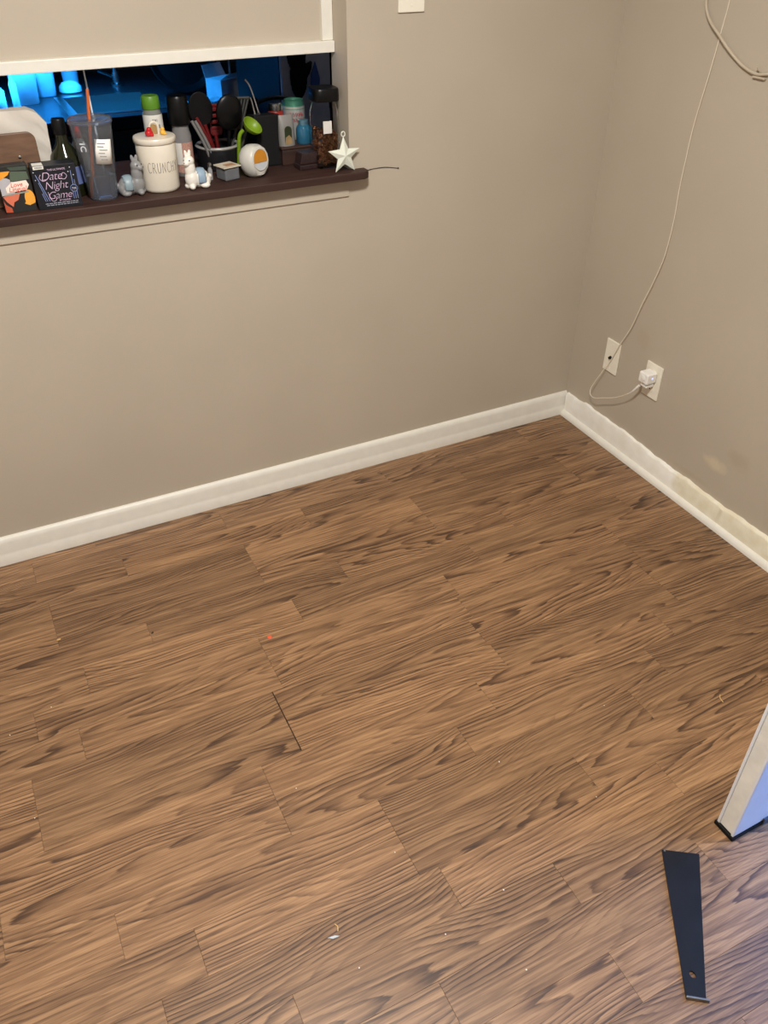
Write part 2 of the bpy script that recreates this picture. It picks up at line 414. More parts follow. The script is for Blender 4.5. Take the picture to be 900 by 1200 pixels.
# ledge of the pass-through, apron board under it, hatch panel with its white frame above
ledge = MB().prism([(OX0, -.028), (-.818, -.028), (-.803, -.018), (-.803, T-.0005), (OX1-.001, T-.0005), (OX1-.001, .36), (OX0, .36)], (0, 0, .942), (1, 0, 0), (0, 1, 0), (0, 0, .020))
tag(ledge.build('ledge_board', m_ledge, bevel=.0025), 'dark stained wooden ledge board running along the pass-through', 'ledge')
struct('trim_apron', MB().bb((OX0, .008, .893), (OX1-.005, T, .9415)), m_wall, bevel=.0012)
struct('wall_hatch', MB().bb((OX0, .106, 1.24), (OX1-.0005, .118, 2.1)), m_wall)
struct('trim_hatch_rail', MB().bb((OX0, .088, 1.2285), (OX1-.0005, .125, 1.2545)), m_white, bevel=.002)
struct('trim_hatch_stile', MB().bb((-.8745, .097, 1.2548), (OX1-.0005, .110, 2.1)), m_white, bevel=.0015)

# ------------------------------------------------------------------ ceiling lamp (out of frame)
lp = thing('ceiling_light', 'round flush ceiling light with a glowing diffuser', 'ceiling light', (LAMP_POS[0], LAMP_POS[1], ZC))
MB().lathe([(0, 0), (.17, 0), (.17, -.02), (.15, -.022), (0, -.022)]).build('base', m_white, lp, True)
MB().lathe([(.148, -.022), (.145, -.035), (.11, -.052), (.05, -.058), (0, -.059)]).build('diffuser', mat('lit_diffuser', (1, .95, .85), .5, emit=(1, .9, .74), estr=2.0), lp, True)
ld = bpy.data.lights.new('ceiling_light_glow', 'AREA'); ld.shape = 'DISK'; ld.size = .30; ld.energy = LAMP_W; ld.color = LAMP_COL
lo = bpy.data.objects.new('lamp_glow', ld); col.objects.link(lo); lo.parent = lp; lo.location = (0, 0, -.064)

# ================================================================== DOOR (open leaf, only its foot in view)
door = thing('door_leaf', 'white door standing open with a worn edge and black sweep', 'door', (.02, -1.5195, 0), rot=(0, 0, math.radians(.9)))
m_doorf = mat('door_white_enamel', srgb(226, 228, 230), .38, vary=.02)
m_edge = mat('worn_cream_edge', srgb(228, 225, 214), .55, vary=.08, scale=24)
DW = .752
core = MB().bb((-DW+.0030, -.0365, .013), (0, -.0065, 2.02)).build('edge_core', m_edge, door); core['label'] = 'worn cream painted door edge'
MB().bb((-DW, -.0062, .012), (0, 0, 2.02)).build('skin', m_doorf, door, bevel=.0018)
MB().bb((-DW, -.043, .012), (0, -.0368, 2.02)).build('skin', m_doorf, door, bevel=.0018)
MB().bb((-DW-.002, -.0455, .001), (0, .004, .0115)).build('sweep', m_blackm, door, bevel=.002)
s2 = MB().bb((-DW+.085, -.0475, .001), (-.01, -.0435, .020)).build('sweep_strip', mat('grey_rubber', srgb(80, 84, 92), .6), door)

# ================================================================== PULL BAR on the floor
A, B, C_, D = Vector((-.875, -1.528)), Vector((-.814, -1.569)), Vector((-1.002, -1.784)), Vector((-1.030, -1.765))
bar = thing('pull_bar', 'black steel flooring pull bar tapering to a bent lip', 'tool', (-.93, -1.66, 0))
O2 = Vector((-.93, -1.66))
def bar_plate():
    bm = bmesh.new(); out = [A-O2, B-O2, C_-O2, D-O2]; hc = Vector((-.9915, -1.7395))-O2
    vo = []
    for k in range(4):
        for t in range(3): vo.append(bm.verts.new((*(out[k].lerp(out[(k+1) % 4], t/3)), .0055)))
    vi = [bm.verts.new((hc.x+.0052*math.cos(2*PI*k/14), hc.y+.0068*math.sin(2*PI*k/14), .0055)) for k in range(14)]
    ed = [bm.edges.new((vo[k], vo[(k+1) % 12])) for k in range(12)] + [bm.edges.new((vi[k], vi[(k+1) % 14])) for k in range(14)]
    g = bmesh.ops.triangle_fill(bm, use_beauty=True, edges=ed)
    fs = [x for x in bm.faces]
    ex = bmesh.ops.extrude_face_region(bm, geom=fs)
    for v in ex['geom']:
        if isinstance(v, bmesh.types.BMVert): v.co.z -= .003
    bmesh.ops.recalc_face_normals(bm, faces=bm.faces)
    me = bpy.data.meshes.new('blade'); bm.to_mesh(me); bm.free(); return me
link(bar_plate(), 'blade', m_bar, bar)
def bar_lip(P, Q, h, th, out, name, m, z0=.0025):
    P, Q = P-O2, Q-O2; t = (Q-P).normalized(); n = Vector((t.y, -t.x))*out
    mb = MB().prism([(0, 0), ((Q-P).length, 0), ((Q-P).length, h), (0, h)], (P.x, P.y, z0), (t.x, t.y, 0), (0, 0, 1), (n.x*th, n.y*th, 0))
    return mb.build(name, m, bar, bevel=.0008)
bar_lip(C_+Vector((.004, -.004)), D, .010, .0035, 1, 'lip', m_barw, 0.0005)
bar_lip(A, B, .0052, .003, 1, 'hook', m_bar, 0.0005)
MB().lathe([(0, 0), (.0022, 0), (.0016, .001), (0, .0013)], (*(A-O2+Vector((.003, -.0045))), .0055), 10).build('spot', m_barw, bar, True)

# ================================================================== RIGHT WALL: plates, charger, cables
cx = thing('coax_plate', 'ivory wall plate with a small black coaxial jack', 'wall plate', (T, -.193, .317))
MB().bb((-.0055, -.0335, -.056), (-.0003, .0335, .056)).build('plate', m_plate, cx, bevel=.0022)
MB().lathe([(0, 0), (.0058, 0), (.0058, .002), (.0048, .002), (.0046, .007), (.002, .007), (.002, .003), (0, .003)], (-.0055, .003, -.004), 16, Euler((0, -PI/2, 0)).to_matrix()).build('jack', m_black, cx, True)
for z in (.042, -.042):
    MB().lathe([(0, .0012), (.0028, .0008), (.003, 0), (0, 0)], (-.0055, 0, z), 12, Euler((0, -PI/2, 0)).to_matrix()).build('screw', m_plate, cx, True)
op = thing('outlet_plate', 'ivory double outlet plate behind the white charger', 'outlet', (T, -.391, .321))
MB().bb((-.0055, -.035, -.057), (-.0003, .035, .057)).build('plate', m_plate, op, bevel=.0022)
for z in (.0195, -.0195):
    poly = arc(0, 0, .0172, math.radians(38), math.radians(142), 8) + arc(0, 0, .0172, math.radians(218), math.radians(322), 8)
    so = MB().prism(poly, (-.0055, 0, z), (0, 1, 0), (0, 0, 1), (-.0016, 0, 0)).build('socket', m_plate, op)
    sl = MB(); sl.bb((-.0075, -.0072, .001), (-.0071, -.0056, .009)); sl.bb((-.0075, .0056, .001), (-.0071, .0072, .008)); sl.lathe([(0, .0004), (.0024, .0004), (.0024, 0), (0, 0)], (-.0071, 0, -.007), 10, Euler((0, -PI/2, 0)).to_matrix())
    sl.build('slots', m_blackm, so, loc=(0, 0, z))
MB().lathe([(0, .0012), (.0028, .0008), (.003, 0), (0, 0)], (-.0055, 0, 0), 12, Euler((0, -PI/2, 0)).to_matrix()).build('screw', m_plate, op, True)
ch = thing('usb_charger', 'white cube charger plugged into the upper outlet', 'charger', (T-.0075, -.391, .340))
m_chg = mat('charger_white', srgb(240, 238, 232), .3, vary=.01)
MB().bb((-.040, -.021, -.0165), (0, .019, .0185)).build('body', m_chg, ch, bevel=.006, seg=3)
MB().lathe([(0, .0012), (.009, .0012), (.0105, .0004), (.0105, 0), (0, 0)], (-.040, -.001, .001), 24, Euler((0, -PI/2, 0)).to_matrix()).build('face_disc', m_chg, ch, True)
MB().lathe([(0, .0008), (.0032, .0008), (.0036, 0), (0, 0)], (-.019, -.021, .003), 14, Euler((PI/2, 0, 0)).to_matrix()).build('status_light', mat('blue_led', (.5, .55, 1), .3, emit=(.35, .42, 1), estr=1.2), ch, True)
MB().bb((-.032, -.016, -.032), (-.002, .014, -.0175)).build('lower_plug', m_chg, ch, bevel=.004, seg=3)
cb = [(.009, -.372, 2.0), (.009, -.369, 1.7), (.009, -.369, 1.5), (.010, -.367, 1.348), (.0108, -.361, 1.284), (.007, -.357, 1.199), (.007, -.340, 1.063), (.007, -.337, .966), (.007, -.337, .887), (.007, -.341, .81),
      (.003, -.339, .707), (.001, -.318, .622), (-.001, -.293, .545), (.001, -.264, .454), (.001, -.231, .384), (.000, -.201, .310), (-.007, -.178, .258), (-.012, -.154, .205),
      (-.016, -.146, .176), (-.020, -.158, .160), (-.022, -.184, .163), (-.022, -.218, .181), (-.022, -.274, .210), (-.022, -.328, .250), (-.020, -.358, .285), (-.016, -.376, .313)]
cbl = thing('charger_cable', 'thin white charging cable hanging down past the coaxial plate', 'cable', (T, -.37, 1.35))
off = Vector((T, -.37, 1.35))
MB().tube([Vector(p)-off for p in spline(cb, 6)], .0014, 8).build('cord', m_cable, cbl, True)
MB().tube([Vector(p)-off for p in spline([(-.022, -.328, .250), (-.021, -.346, .267), (-.020, -.358, .285), (-.017, -.368, .300)], 4)], [.0016]*5+[.0034]*4+[.0042]*4, 10).build('plug_end', m_chg, cbl, True)
tc_ = thing('coax_cable', 'thick beige painted cable sagging along the wall to a clip', 'cable', (T, -.29, 1.35)); off = Vector((T, -.29, 1.35))
tk = [(.0095, -.285, 2.0), (.0095, -.286, 1.6), (.009, -.290, 1.42), (.007, -.294, 1.342), (.007, -.306, 1.314), (.0025, -.332, 1.294), (.002, -.362, 1.275), (.004, -.404, 1.246), (.007, -.446, 1.222), (.007, -.481, 1.210), (.008, -.512, 1.206), (.008, -.56, 1.2135), (.008, -.75, 1.235), (.008, -1.1, 1.26), (.008, -1.45, 1.28)]
MB().tube([Vector(p)-off for p in spline(tk, 5)], .0036, 10).build('cord', m_pcable, tc_, True)
cl = thing('cable_clip', 'small beige clip nailed over the thick wall cable', 'clip', (T, -.515, 1.206))
MB().bb((-.0085, -.019, -.0085), (-.0003, .019, -.0040)).build('saddle', m_pcable, cl, bevel=.001)
MB().tube([(-.001, .004, .004), (-.013, .007, .016)], [.0018, .0018], 8).build('nail', m_pcable, cl)

# blank plate high on the back wall and the bit of wire on a nail
sp = thing('blank_plate', 'blank white wall plate high on the beige wall', 'wall plate', (-.669, T, 1.373))
MB().bb((-.0365, -.0055, -.057), (.0365, -.0003, .057)).build('plate', m_plate, sp, bevel=.002)
for z in (.042, -.042):
    MB().lathe([(0, .001), (.0026, .0008), (.003, 0), (0, 0)], (0, -.0055, z), 12, Euler((PI/2, 0, 0)).to_matrix()).build('screw', m_plate, sp, True)
wr_ = thing('wall_wire', 'thin dark wire from the ledge end to a nail', 'wire', (-.75, T, .95)); off = Vector((-.75, T, .95))
MB().tube([Vector(p)-off for p in spline([(-.802, .010, .952), (-.78, .011, .955), (-.74, .011, .9555), (-.699, .0115, .9485)], 5)], .0008, 6).build('wire', m_ink, wr_, True)
MB().lathe([(0, 0), (.0022, 0), (.0022, .0012), (0, .0016)], (.051, -.001, -.0015), 10, Euler((PI/2, 0, 0)).to_matrix()).build('nail', m_ink, wr_, True)

# ================================================================== ON THE LEDGE
ZL = .962
UX, UZ = (1, 0, 0), (0, 0, 1)
def flat(poly, name, m, parent, y, th=.0006):            # flat printed shape standing proud of a box front
    return MB().prism(poly, (0, y, 0), UX, UZ, (0, -th, 0)).build(name, m, parent)
RX = (PI/2, 0, 0)

# white crumpled paper bag
bagm = mat('white_paper', srgb(208, 201, 190), .8, vary=.05, scale=16, bump=1.0)
bag = thing('paper_bag', 'crumpled white paper bag behind the brown board', 'bag', (-1.71, .115, ZL))
def bag_mesh():
    bm = bmesh.new(); bmesh.ops.create_cube(bm, size=1); bmesh.ops.subdivide_edges(bm, edges=bm.edges, cuts=14, use_grid_fill=True)
    rnd = random.Random(3); cre = [(rnd.uniform(-1, 1), rnd.uniform(-1, 1), rnd.uniform(0, 6), rnd.uniform(14, 34)) for _ in range(7)]
    for v in bm.verts:
        x, y, z = v.co; X, Z = x*.266, (z+.5)*.193
        round_ = (max(0, abs(x)-.36)/.14)**2
        Z -= round_*.030*(1 if z > 0 else max(0, z+.5)*2); Y = y*.05*(1-.35*(z+.5))
        n = sum(math.sin(a*X*q+b_*Z*q+p) for a, b_, p, q in cre)/7
        n2 = abs(math.sin(38*X+52*Z+2*n))
        v.co = (X + .004*n, Y - .016*n - .006*n2*(1 if y < 0 else -1), max(0, Z + (.006*n if z > .3 else 0)))
    me = bpy.data.meshes.new('bag'); bm.to_mesh(me); bm.free(); return me
link(bag_mesh(), 'bag_body', bagm, bag, True)
# brown board with rounded corners leaning on the bag
bdm = stripe_wood('brown_board', srgb(94, 68, 50), srgb(116, 86, 64), (20, 8, 90), .5)
bd = thing('serving_board', 'brown board with rounded corners leaning behind the card boxes', 'board', (-1.72, .052, ZL), rot=(-.06, 0, 0))
W2, H2, R2 = .111, .155, .018
poly = [(-W2, .001), (W2, .001)] + arc(W2-R2, H2-R2, R2, 0, PI/2, 6) + arc(-W2+R2, H2-R2, R2, PI/2, PI, 6)
MB().prism(poly, (0, 0, 0), UX, UZ, (0, .014, 0)).build('board', bdm, bd, bevel=.002)
MB().lathe([(.0035, 0), (.0035, .0012), (.0015, .0018), (0, .0018)], (.068, 0, .105), 12, Euler(RX).to_matrix()).build('screw', m_steel, bd, True)

# card game box with colour blocks
lb = thing('card_box', 'small card game box with orange, grey and green shapes', 'box', (-1.679, .002, ZL), rot=(0, 0, math.radians(3)))
MB().bb((-.034, 0, .0), (.034, .030, .102)).build('box', mat('box_charcoal', srgb(38, 38, 36), .5), lb, bevel=.001)
lcol = lambda n, *c: mat('print_'+n, srgb(*c), .5)
flat([(-.034, .086), (-.034, .072), (-.012, .083), (-.006, .0905), (-.026, .091)], 'orange_shape', lcol('orange', 238, 160, 50), lb, 0)
flat([(-.010, .068), (.031, .070), (.029, .086), (-.006, .090)], 'green_stripe', lcol('green', 84, 98, 82), lb, 0)
flat([(-.004, .0915), (.030, .0895), (.030, .098), (-.010, .099)], 'dark_green_stripe', lcol('dgreen', 66, 78, 68), lb, 0)
flat(arc(-.024, .056, .022, -.9, PI*.85, 18) + [(-.034, .056), (-.034, .040)], 'grey_disc', lcol('grey', 178, 176, 180), lb, 0)
flat([(-.033, .038), (.004, .041), (-.002, .028), (-.012, .024), (-.016, .014), (-.027, .026)], 'salmon_shape', lcol('salmon', 214, 116, 88), lb, 0, .001)
flat([(-.034, .004), (-.019, .002), (-.020, .012), (-.030, .020), (-.034, .030)], 'rust_shape', lcol('rust', 186, 84, 56), lb, 0)
flat(arc(.0235, .028, .011, -.6, PI*1.1, 14, .019) + [(.010, .018), (.020, .013)], 'amber_shape', lcol('amber', 236, 166, 62), lb, 0)
flat([(-.022, .045), (.021, .047), (.028, .058), (.024, .068), (-.008, .067), (-.023, .056)], 'title_cloud', lcol('cream', 240, 226, 214), lb, 0, .0012)
red = lcol('red', 216, 78, 50)
text_part('lettering', 'Love', .0135, red, lb, (.001, -.0014, .0605), RX, shear=.2)
text_part('lettering', 'Lingual', .0140, red, lb, (.002, -.0014, .0510), RX, shear=.2)
flat([(-.030, .039), (.024, .042), (.024, .0445), (-.030, .042)], 'underline', lcol('steelgrey', 150, 152, 140), lb, 0, .0012)

# black date night game box
db = thing('card_box', 'black game box with script lettering and cutlery drawings', 'box', (-1.5925, -.004, ZL), rot=(0, 0, math.radians(-1)))
MB().bb((-.049, 0, 0), (.049, .044, .0955)).build('box', mat('box_black', srgb(22, 24, 30), .45), db, bevel=.0012)
pk = lcol('pink_ink', 214, 186, 214); wh = lcol('white_ink', 216, 218, 232); bl = lcol('blue_ink', 140, 160, 214)
text_part('lettering', 'Date', .0255, pk, db, (-.008, -.0006, .0715), RX, shear=.3, space=.92, thin=-.00045)
text_part('lettering', 'Night', .0245, pk, db, (-.002, -.0006, .0510), RX, shear=.3, space=.92, thin=-.00045)
text_part('lettering', 'Game', .0235, pk, db, (.002, -.0006, .0290), RX, shear=.3, space=.92, thin=-.00045)
text_part('lettering', 'THE ULTIMATE', .0058, pk, db, (.006, -.0006, .0855), RX)
text_part('lettering', 'BY COUPLES', .0045, pk, db, (.012, -.0006, .0175), RX)
sw = MB()
def stroke(mb, pts, r=.0006, y=-.0004): mb.tube([(p[0], y, p[1]) for p in pts], r, 5)
stroke(sw, spline([(.009, .066, 0), (.020, .063, 0), (.026, .070, 0), (.020, .077, 0), (.014, .072, 0)], 5))
stroke(sw, spline([(-.030, .077, 0), (-.034, .070, 0), (-.028, .063, 0), (-.020, .064, 0)], 5))
stroke(sw, spline([(-.022, .038, 0), (-.018, .020, 0), (-.010, .017, 0), (-.006, .023, 0)], 5))
sw.build('swashes', pk, db, True)['kind'] = 'stuff'
ct = MB()
stroke(ct, [(-.041, .078), (-.022, .018)], .0007); stroke(ct, [(-.038, .060), (-.027, .018)], .0006); stroke(ct, [(-.035, .036), (-.031, .018)], .0006)
stroke(ct, [(.036, .080), (.036, .048)], .0007); stroke(ct, [(.0405, .060), (.0405, .046)], .0006)
for k in range(3): stroke(ct, [(.0325+.0045*k, .040), (.0325+.0045*k, .018)], .0006)
ct.build('cutlery_drawing', bl, db, True)['kind'] = 'stuff'
flat(arc(.0365, .041, .0078, 0, 2*PI, 20)[:-1], 'badge', lcol('navy', 24, 26, 40), db, 0, .0008)
rg = MB(); rg.tube([(p[0], -.0008, p[1]) for p in arc(.0365, .041, .0078, 0, 2*PI, 20)[:-1]], .0005, 5, True); rg.build('badge_ring', bl, db, True)
text_part('lettering', 'THE', .0055, wh, db, (.0365, -.0012, .041), RX)
stars = MB()
for x, z in ((-.044, .083), (-.043, .066), (.036, .087), (.031, .078), (.041, .070)): stars.ell((x, -.0002, z), (.0012, .0006, .0012), nu=8, nv=6)
stars.build('dots', wh, db, True)['kind'] = 'stuff'
ln = MB(); rnd = random.Random(5)
for z, xs in ((.0125, (-.033, .040)), (.0085, (-.031, .040))):
    x = xs[0]
    while x < xs[1]:
        l_ = rnd.uniform(.003, .009); l_ = min(l_, xs[1]-x); ln.bb((x, -.0005, z-.0009), (x+l_, .0002, z+.0009)); x += l_+.0016
ln.build('fine_print', lcol('dimwhite', 150, 152, 164), db)['kind'] = 'stuff'
stk = MB(); stk.bb((-.043, .006, .0955), (-.020, .030, .0959)); stk.bb((-.043, -.0005, .0885), (-.020, .0002, .0955)); st = stk.build('sticker', lcol('sticker', 226, 224, 214), db)
bc = MB()
for k in range(9): bc.bb((-.039+.0018*k, -.0009, .0905), (-.0382+.0018*k, -.0004, .0940))
bc.build('bar_print', m_ink, st)['kind'] = 'stuff'

# olive oil bottle behind the boxes
ob = thing('oil_bottle', 'dark olive glass bottle with a black cap behind the black box', 'bottle', (-1.549, .095, ZL), rot=(0, 0, 0))
m_olive = mat('olive_glass', srgb(34, 35, 20), .1, vary=.05, coat=.2)
MB().lathe([(0, .0), (.034, 0), (.037, .004), (.037, .080), (.033, .093), (.016, .118), (.0135, .128), (.0135, .140), (0, .140)], n=28).build('body', m_olive, ob, True)
MB().lathe([(0, .138), (.0155, .138), (.0155, .168), (.014, .171), (0, .171)], n=24).build('cap', m_black, ob, True)
MB().lathe([(.0375, .030), (.0375, .070)], n=28).build('label', mat('blue_paper', srgb(96, 110, 160), .6), ob, True)
rb = thing('sauce_bottle', 'small white bottle with a red tip beside the oil bottle', 'bottle', (-1.506, .150, ZL))
MB().lathe([(0, 0), (.018, 0), (.020, .003), (.020, .095), (.009, .112), (.008, .116), (0, .116)], n=20).build('body', mat('milky_plastic', srgb(206, 206, 200), .35), rb, True)
MB().lathe([(0, .114), (.0095, .114), (.0085, .126), (.004, .146), (.0025, .149), (0, .149)], n=16).build('tip', mat('red_plastic', srgb(190, 36, 34), .35), rb, True)

# clear cup with orange straw
cu = thing('clear_cup', 'clear plastic cup of water with a white paper tag', 'cup', (-1.486, .040, ZL))
o_, t_ = [], .0014
MB().lathe([(0, 0), (.0325, 0), (.0345, .004), (.0475, .166), (.0492, .166), (.0492, .172), (.0455, .172), (.0330, .006), (.0315, .0025), (0, .0025)], n=36).build('body', m_plas, cu, True)
MB().lathe([(0, .0029), (.0312, .0029), (.0326, .006), (.0366, .056), (0, .056)], n=36).build('water', m_water, cu, True)
MB().lathe([(.0502, .168), (.0502, .175), (.047, .177), (.044, .174), (.010, .175), (.006, .174), (.006, .1728), (.010, .1732), (.0445, .1724)], n=36).build('lid', m_plas, cu, True, loc=(0, 0, .0005))
lab = MB().add(*(lambda n: ([( (.0440-.0005*0)*math.sin(a), -(.0440)*math.cos(a), z) for z in (.086, .140) for a in [(-.42+.84*k/n) for k in range(n+1)]], [(k, k+1, n+2+k, n+1+k) for k in range(n)]))(8))
lo_ = lab.build('tag', mat('tag_paper', srgb(232, 230, 224), .7), cu, True, rot=(.02, .10, 0))
sm = lo_.modifiers.new('t', 'SOLIDIFY'); sm.thickness = .0004; sm.offset = 1
pr = MB()
for k, (z, a0, a1) in enumerate([(.130, -.30, .10), (.123, -.30, .02), (.116, -.20, .20), (.109, -.25, .06), (.102, -.20, .14), (.095, -.15, .18)]):
    n = 5; rr_ = .0449
    pr.add([(rr_*math.sin(a0+(a1-a0)*q/n), -rr_*math.cos(a0+(a1-a0)*q/n), z+dz) for dz in (0, .0022) for q in range(n+1)], [(q, q+1, n+2+q, n+1+q) for q in range(n)])
pr.build('tag_print', mat('grey_print', srgb(150, 150, 150), .7), lo_)['kind'] = 'stuff'
text_part('lettering', 'IC', .020, mat('white_print', srgb(232, 236, 240), .5), cu, (-.0310, -.0330, .122), (PI/2-.07, PI/2-.05, -.75), space=1.1)
stw = thing('drinking_straw', 'orange straw standing in the clear cup', 'straw', (-1.508, .040, ZL))
MB().tube([(0, .002, .004), (.030, -.004, .236)], .0036, 10).build('straw', mat('orange_plastic', srgb(204, 102, 46), .35), stw, True)
ws = thing('white_stick', 'thin white stick standing behind the clear cup', 'stick', (-1.440, .160, ZL))
MB().tube([(-.016, .0, .001), (-.0205, .0, .31)], .0020, 8).build('stick', mat('white_straw', srgb(222, 232, 238), .4), ws, True)

# llama figurines
def llama(label, loc, flip, body, blanket):
    t = thing('llama_figurine', label, 'figurine', loc)
    s = -1 if flip else 1; mb = MB()
    E_ = lambda x, y, z, a, b_, c, rot=None: mb.ell((s*x, y, z), (a, b_, c), rot)
    E_(-.010, .004, .022, .025, .0195, .0225)            # body
    E_(-.026, .004, .016, .012, .016, .016)            # rump
    E_(.010, -.001, .023, .0175, .0165, .023)             # chest
    E_(.012, -.001, .046, .0135, .0130, .026)          # neck
    E_(.013, -.002, .066, .0135, .0120, .0125)         # head
    E_(.021, -.009, .062, .0080, .0075, .0070)         # muzzle
    E_(.008, .004, .081, .0042, .0036, .0095, (0, s*-.15, 0)); E_(.017, .003, .081, .0042, .0036, .0095, (0, s*.15, 0))
    E_(.014, -.012, .007, .008, .012, .007); E_(.020, .002, .007, .009, .010, .007)   # front feet
    E_(-.020, -.010, .007, .012, .010, .007); E_(-.024, .014, .007, .010, .008, .007)
    E_(-.036, .004, .024, .006, .006, .006)            # tail
    for v in range(len(mb.v)): x, y, z = mb.v[v]; mb.v[v] = (x, y, max(z, 0))
    blob('body', mb, body, t, .0014, 1)
    bk = MB().ell((s*-.011, .004, .0225), (.0262, .0206, .0236), None, 40, 24)
    keep = lambda p: abs(p[0]-s*-.013) < .0115 and p[2] > .013
    bk.f = [f_ for f_ in bk.f if all(keep(bk.v[i]) for i in f_)]
    us = sorted({i for f_ in bk.f for i in f_}); mp_ = {o: k for k, o in enumerate(us)}; bk.v = [bk.v[i] for i in us]; bk.f = [tuple(mp_[i] for i in f_) for f_ in bk.f]
    bo = bk.build('blanket', blanket, t, True); sd = bo.modifiers.new('t', 'SOLIDIFY'); sd.thickness = .0014; sd.offset = 0
    ey = MB()
    ey.ell((s*.014, -.0136, .069), (.0016, .0012, .0016), nu=8, nv=6); ey.ell((s*.0258, -.005, .069), (.0013, .0016, .0016), nu=8, nv=6)
    ey.build('eyes', m_black, t, True)
    nn = MB().ell((s*.0272, -.0135, .0645), (.0014, .0013, .0010), nu=8, nv=6); nn.build('nose', m_ink, t, True)
    return t
g1 = mat('grey_glaze', srgb(132, 132, 132), .35, vary=.08); b1 = mat('blue_grey_glaze', srgb(132, 150, 158), .4, vary=.06)
llama('grey ceramic llama figurine with a pale blue blanket', (-1.4145, .028, ZL), False, g1, b1)
llama('white ceramic llama figurine with a pale blue blanket', (-1.262, .018, ZL), True, mat('white_glaze', srgb(226, 222, 212), .35, vary=.04), mat('blue_glaze', srgb(138, 160, 178), .4, vary=.06))

# CRUNCHY jar
jr = thing('treat_jar', 'cream ceramic jar lettered crunchy with toys on its lid', 'jar', (-1.3425, .050, ZL))
JR = .0455
MB().lathe([(0, 0), (.040, 0), (.0440, .003), (JR, .008), (.0470, .060), (.0480, .108), (.0465, .110), (0, .110)], n=48).build('body', m_ceram, jr, True)
lid = MB().lathe([(0, .1105), (.0490, .1105), (.0505, .1125), (.0507, .121), (.0490, .1235), (.040, .1250), (0, .1255)], n=48).build('lid', m_ceram, jr, True)
def jar_text():
    mb = MB(); A_ = lambda cx_, r0_, a0, a1, ry: arc(cx_, 0, r0_, a0, a1, 10, ry)
    L_ = {'C': [[(1, .85), (.7, 1), (.3, .92), (.05, .6), (.05, .35), (.3, .05), (.7, 0), (1, .15)]],
          'R': [[(.1, 0), (.12, 1), (.6, .98), (.85, .78), (.6, .52), (.12, .48)], [(.45, .5), (1, 0)]],
          'U': [[(.08, 1), (.08, .3), (.3, .02), (.7, .02), (.92, .3), (.95, 1)]],
          'N': [[(.08, 0), (.1, 1), (.9, 0), (.95, 1)]], 'H': [[(.08, 0), (.08, 1)], [(.92, 0), (.92, 1)], [(.05, .5), (.95, .52)]],
          'Y': [[(.02, 1), (.5, .5)], [(1, 1), (.35, 0)]]}
    W_, Hh, sp_ = .0078, .0235, .0116; z0 = .048
    for k, c in enumerate('CRUNCHY'):
        for pl in L_[c]:
            pts = []
            for a, b_ in zip(pl[:-1], pl[1:]):
                for q in range(4): pts.append((a[0]+(b_[0]-a[0])*q/4, a[1]+(b_[1]-a[1])*q/4))
            pts.append(pl[-1]); P3 = []
            for u, v in pts:
                z = z0 + v*Hh; R_ = JR + (.0480-JR)*(z-.008)/.1 + .0001
                th = ((k-3)*sp_ + (u-.5)*W_)/R_ + .06
                P3.append((R_*math.sin(th), -R_*math.cos(th), z))
            mb.tube(P3, .00055, 5)
    return mb
jar_text().build('lettering', m_ink, jr, True)
ry = mat('red_gloss', srgb(186, 28, 34), .25); yy_ = mat('yellow_gloss', srgb(226, 172, 62), .3)
lt = thing('lid_toy', 'tiny red toy sitting on the lid of the cream jar', 'toy', (-1.3565, .034, ZL+.1252)); q = MB()
q.ell((0, 0, .0075), (.0098, .008, .0078)); q.ell((.001, -.001, .0155), (.0065, .006, .006)); q.ell((.006, -.004, .0040), (.0045, .004, .004)); q.v = [(x, y, max(z, 0)) for x, y, z in q.v]
blob('body', q, ry, lt, .0012, 2)
lt = thing('lid_toy', 'tiny white arch with a brown inside on the jar lid', 'toy', (-1.340, .052, ZL+.1252))
MB().tube(spline([(-.0105, 0, 0), (-.011, 0, .013), (-.0075, 0, .024), (0, 0, .0275), (.0075, 0, .024), (.011, 0, .013), (.0105, 0, 0)], 4), .0030, 10).build('arch', m_ceram, lt, True)
MB().prism([(-.008, .0005), (.008, .0005)] + arc(0, .0145, .008, 0, PI, 8), (0, .0015, 0), UX, UZ, (0, .0015, 0)).build('back', mat('tan_glaze', srgb(160, 128, 80), .5), lt)
lt = thing('lid_toy', 'tiny yellow toy sitting on the lid of the cream jar', 'toy', (-1.3225, .038, ZL+.1252)); q = MB()
q.ell((0, 0, .006), (.0068, .0065, .0066)); q.ell((0, -.001, .0135), (.005, .0048, .005)); q.ell((.004, -.004, .003), (.003, .003, .003)); q.v = [(x, y, max(z, 0)) for x, y, z in q.v]
blob('body', q, yy_, lt, .001, 2)

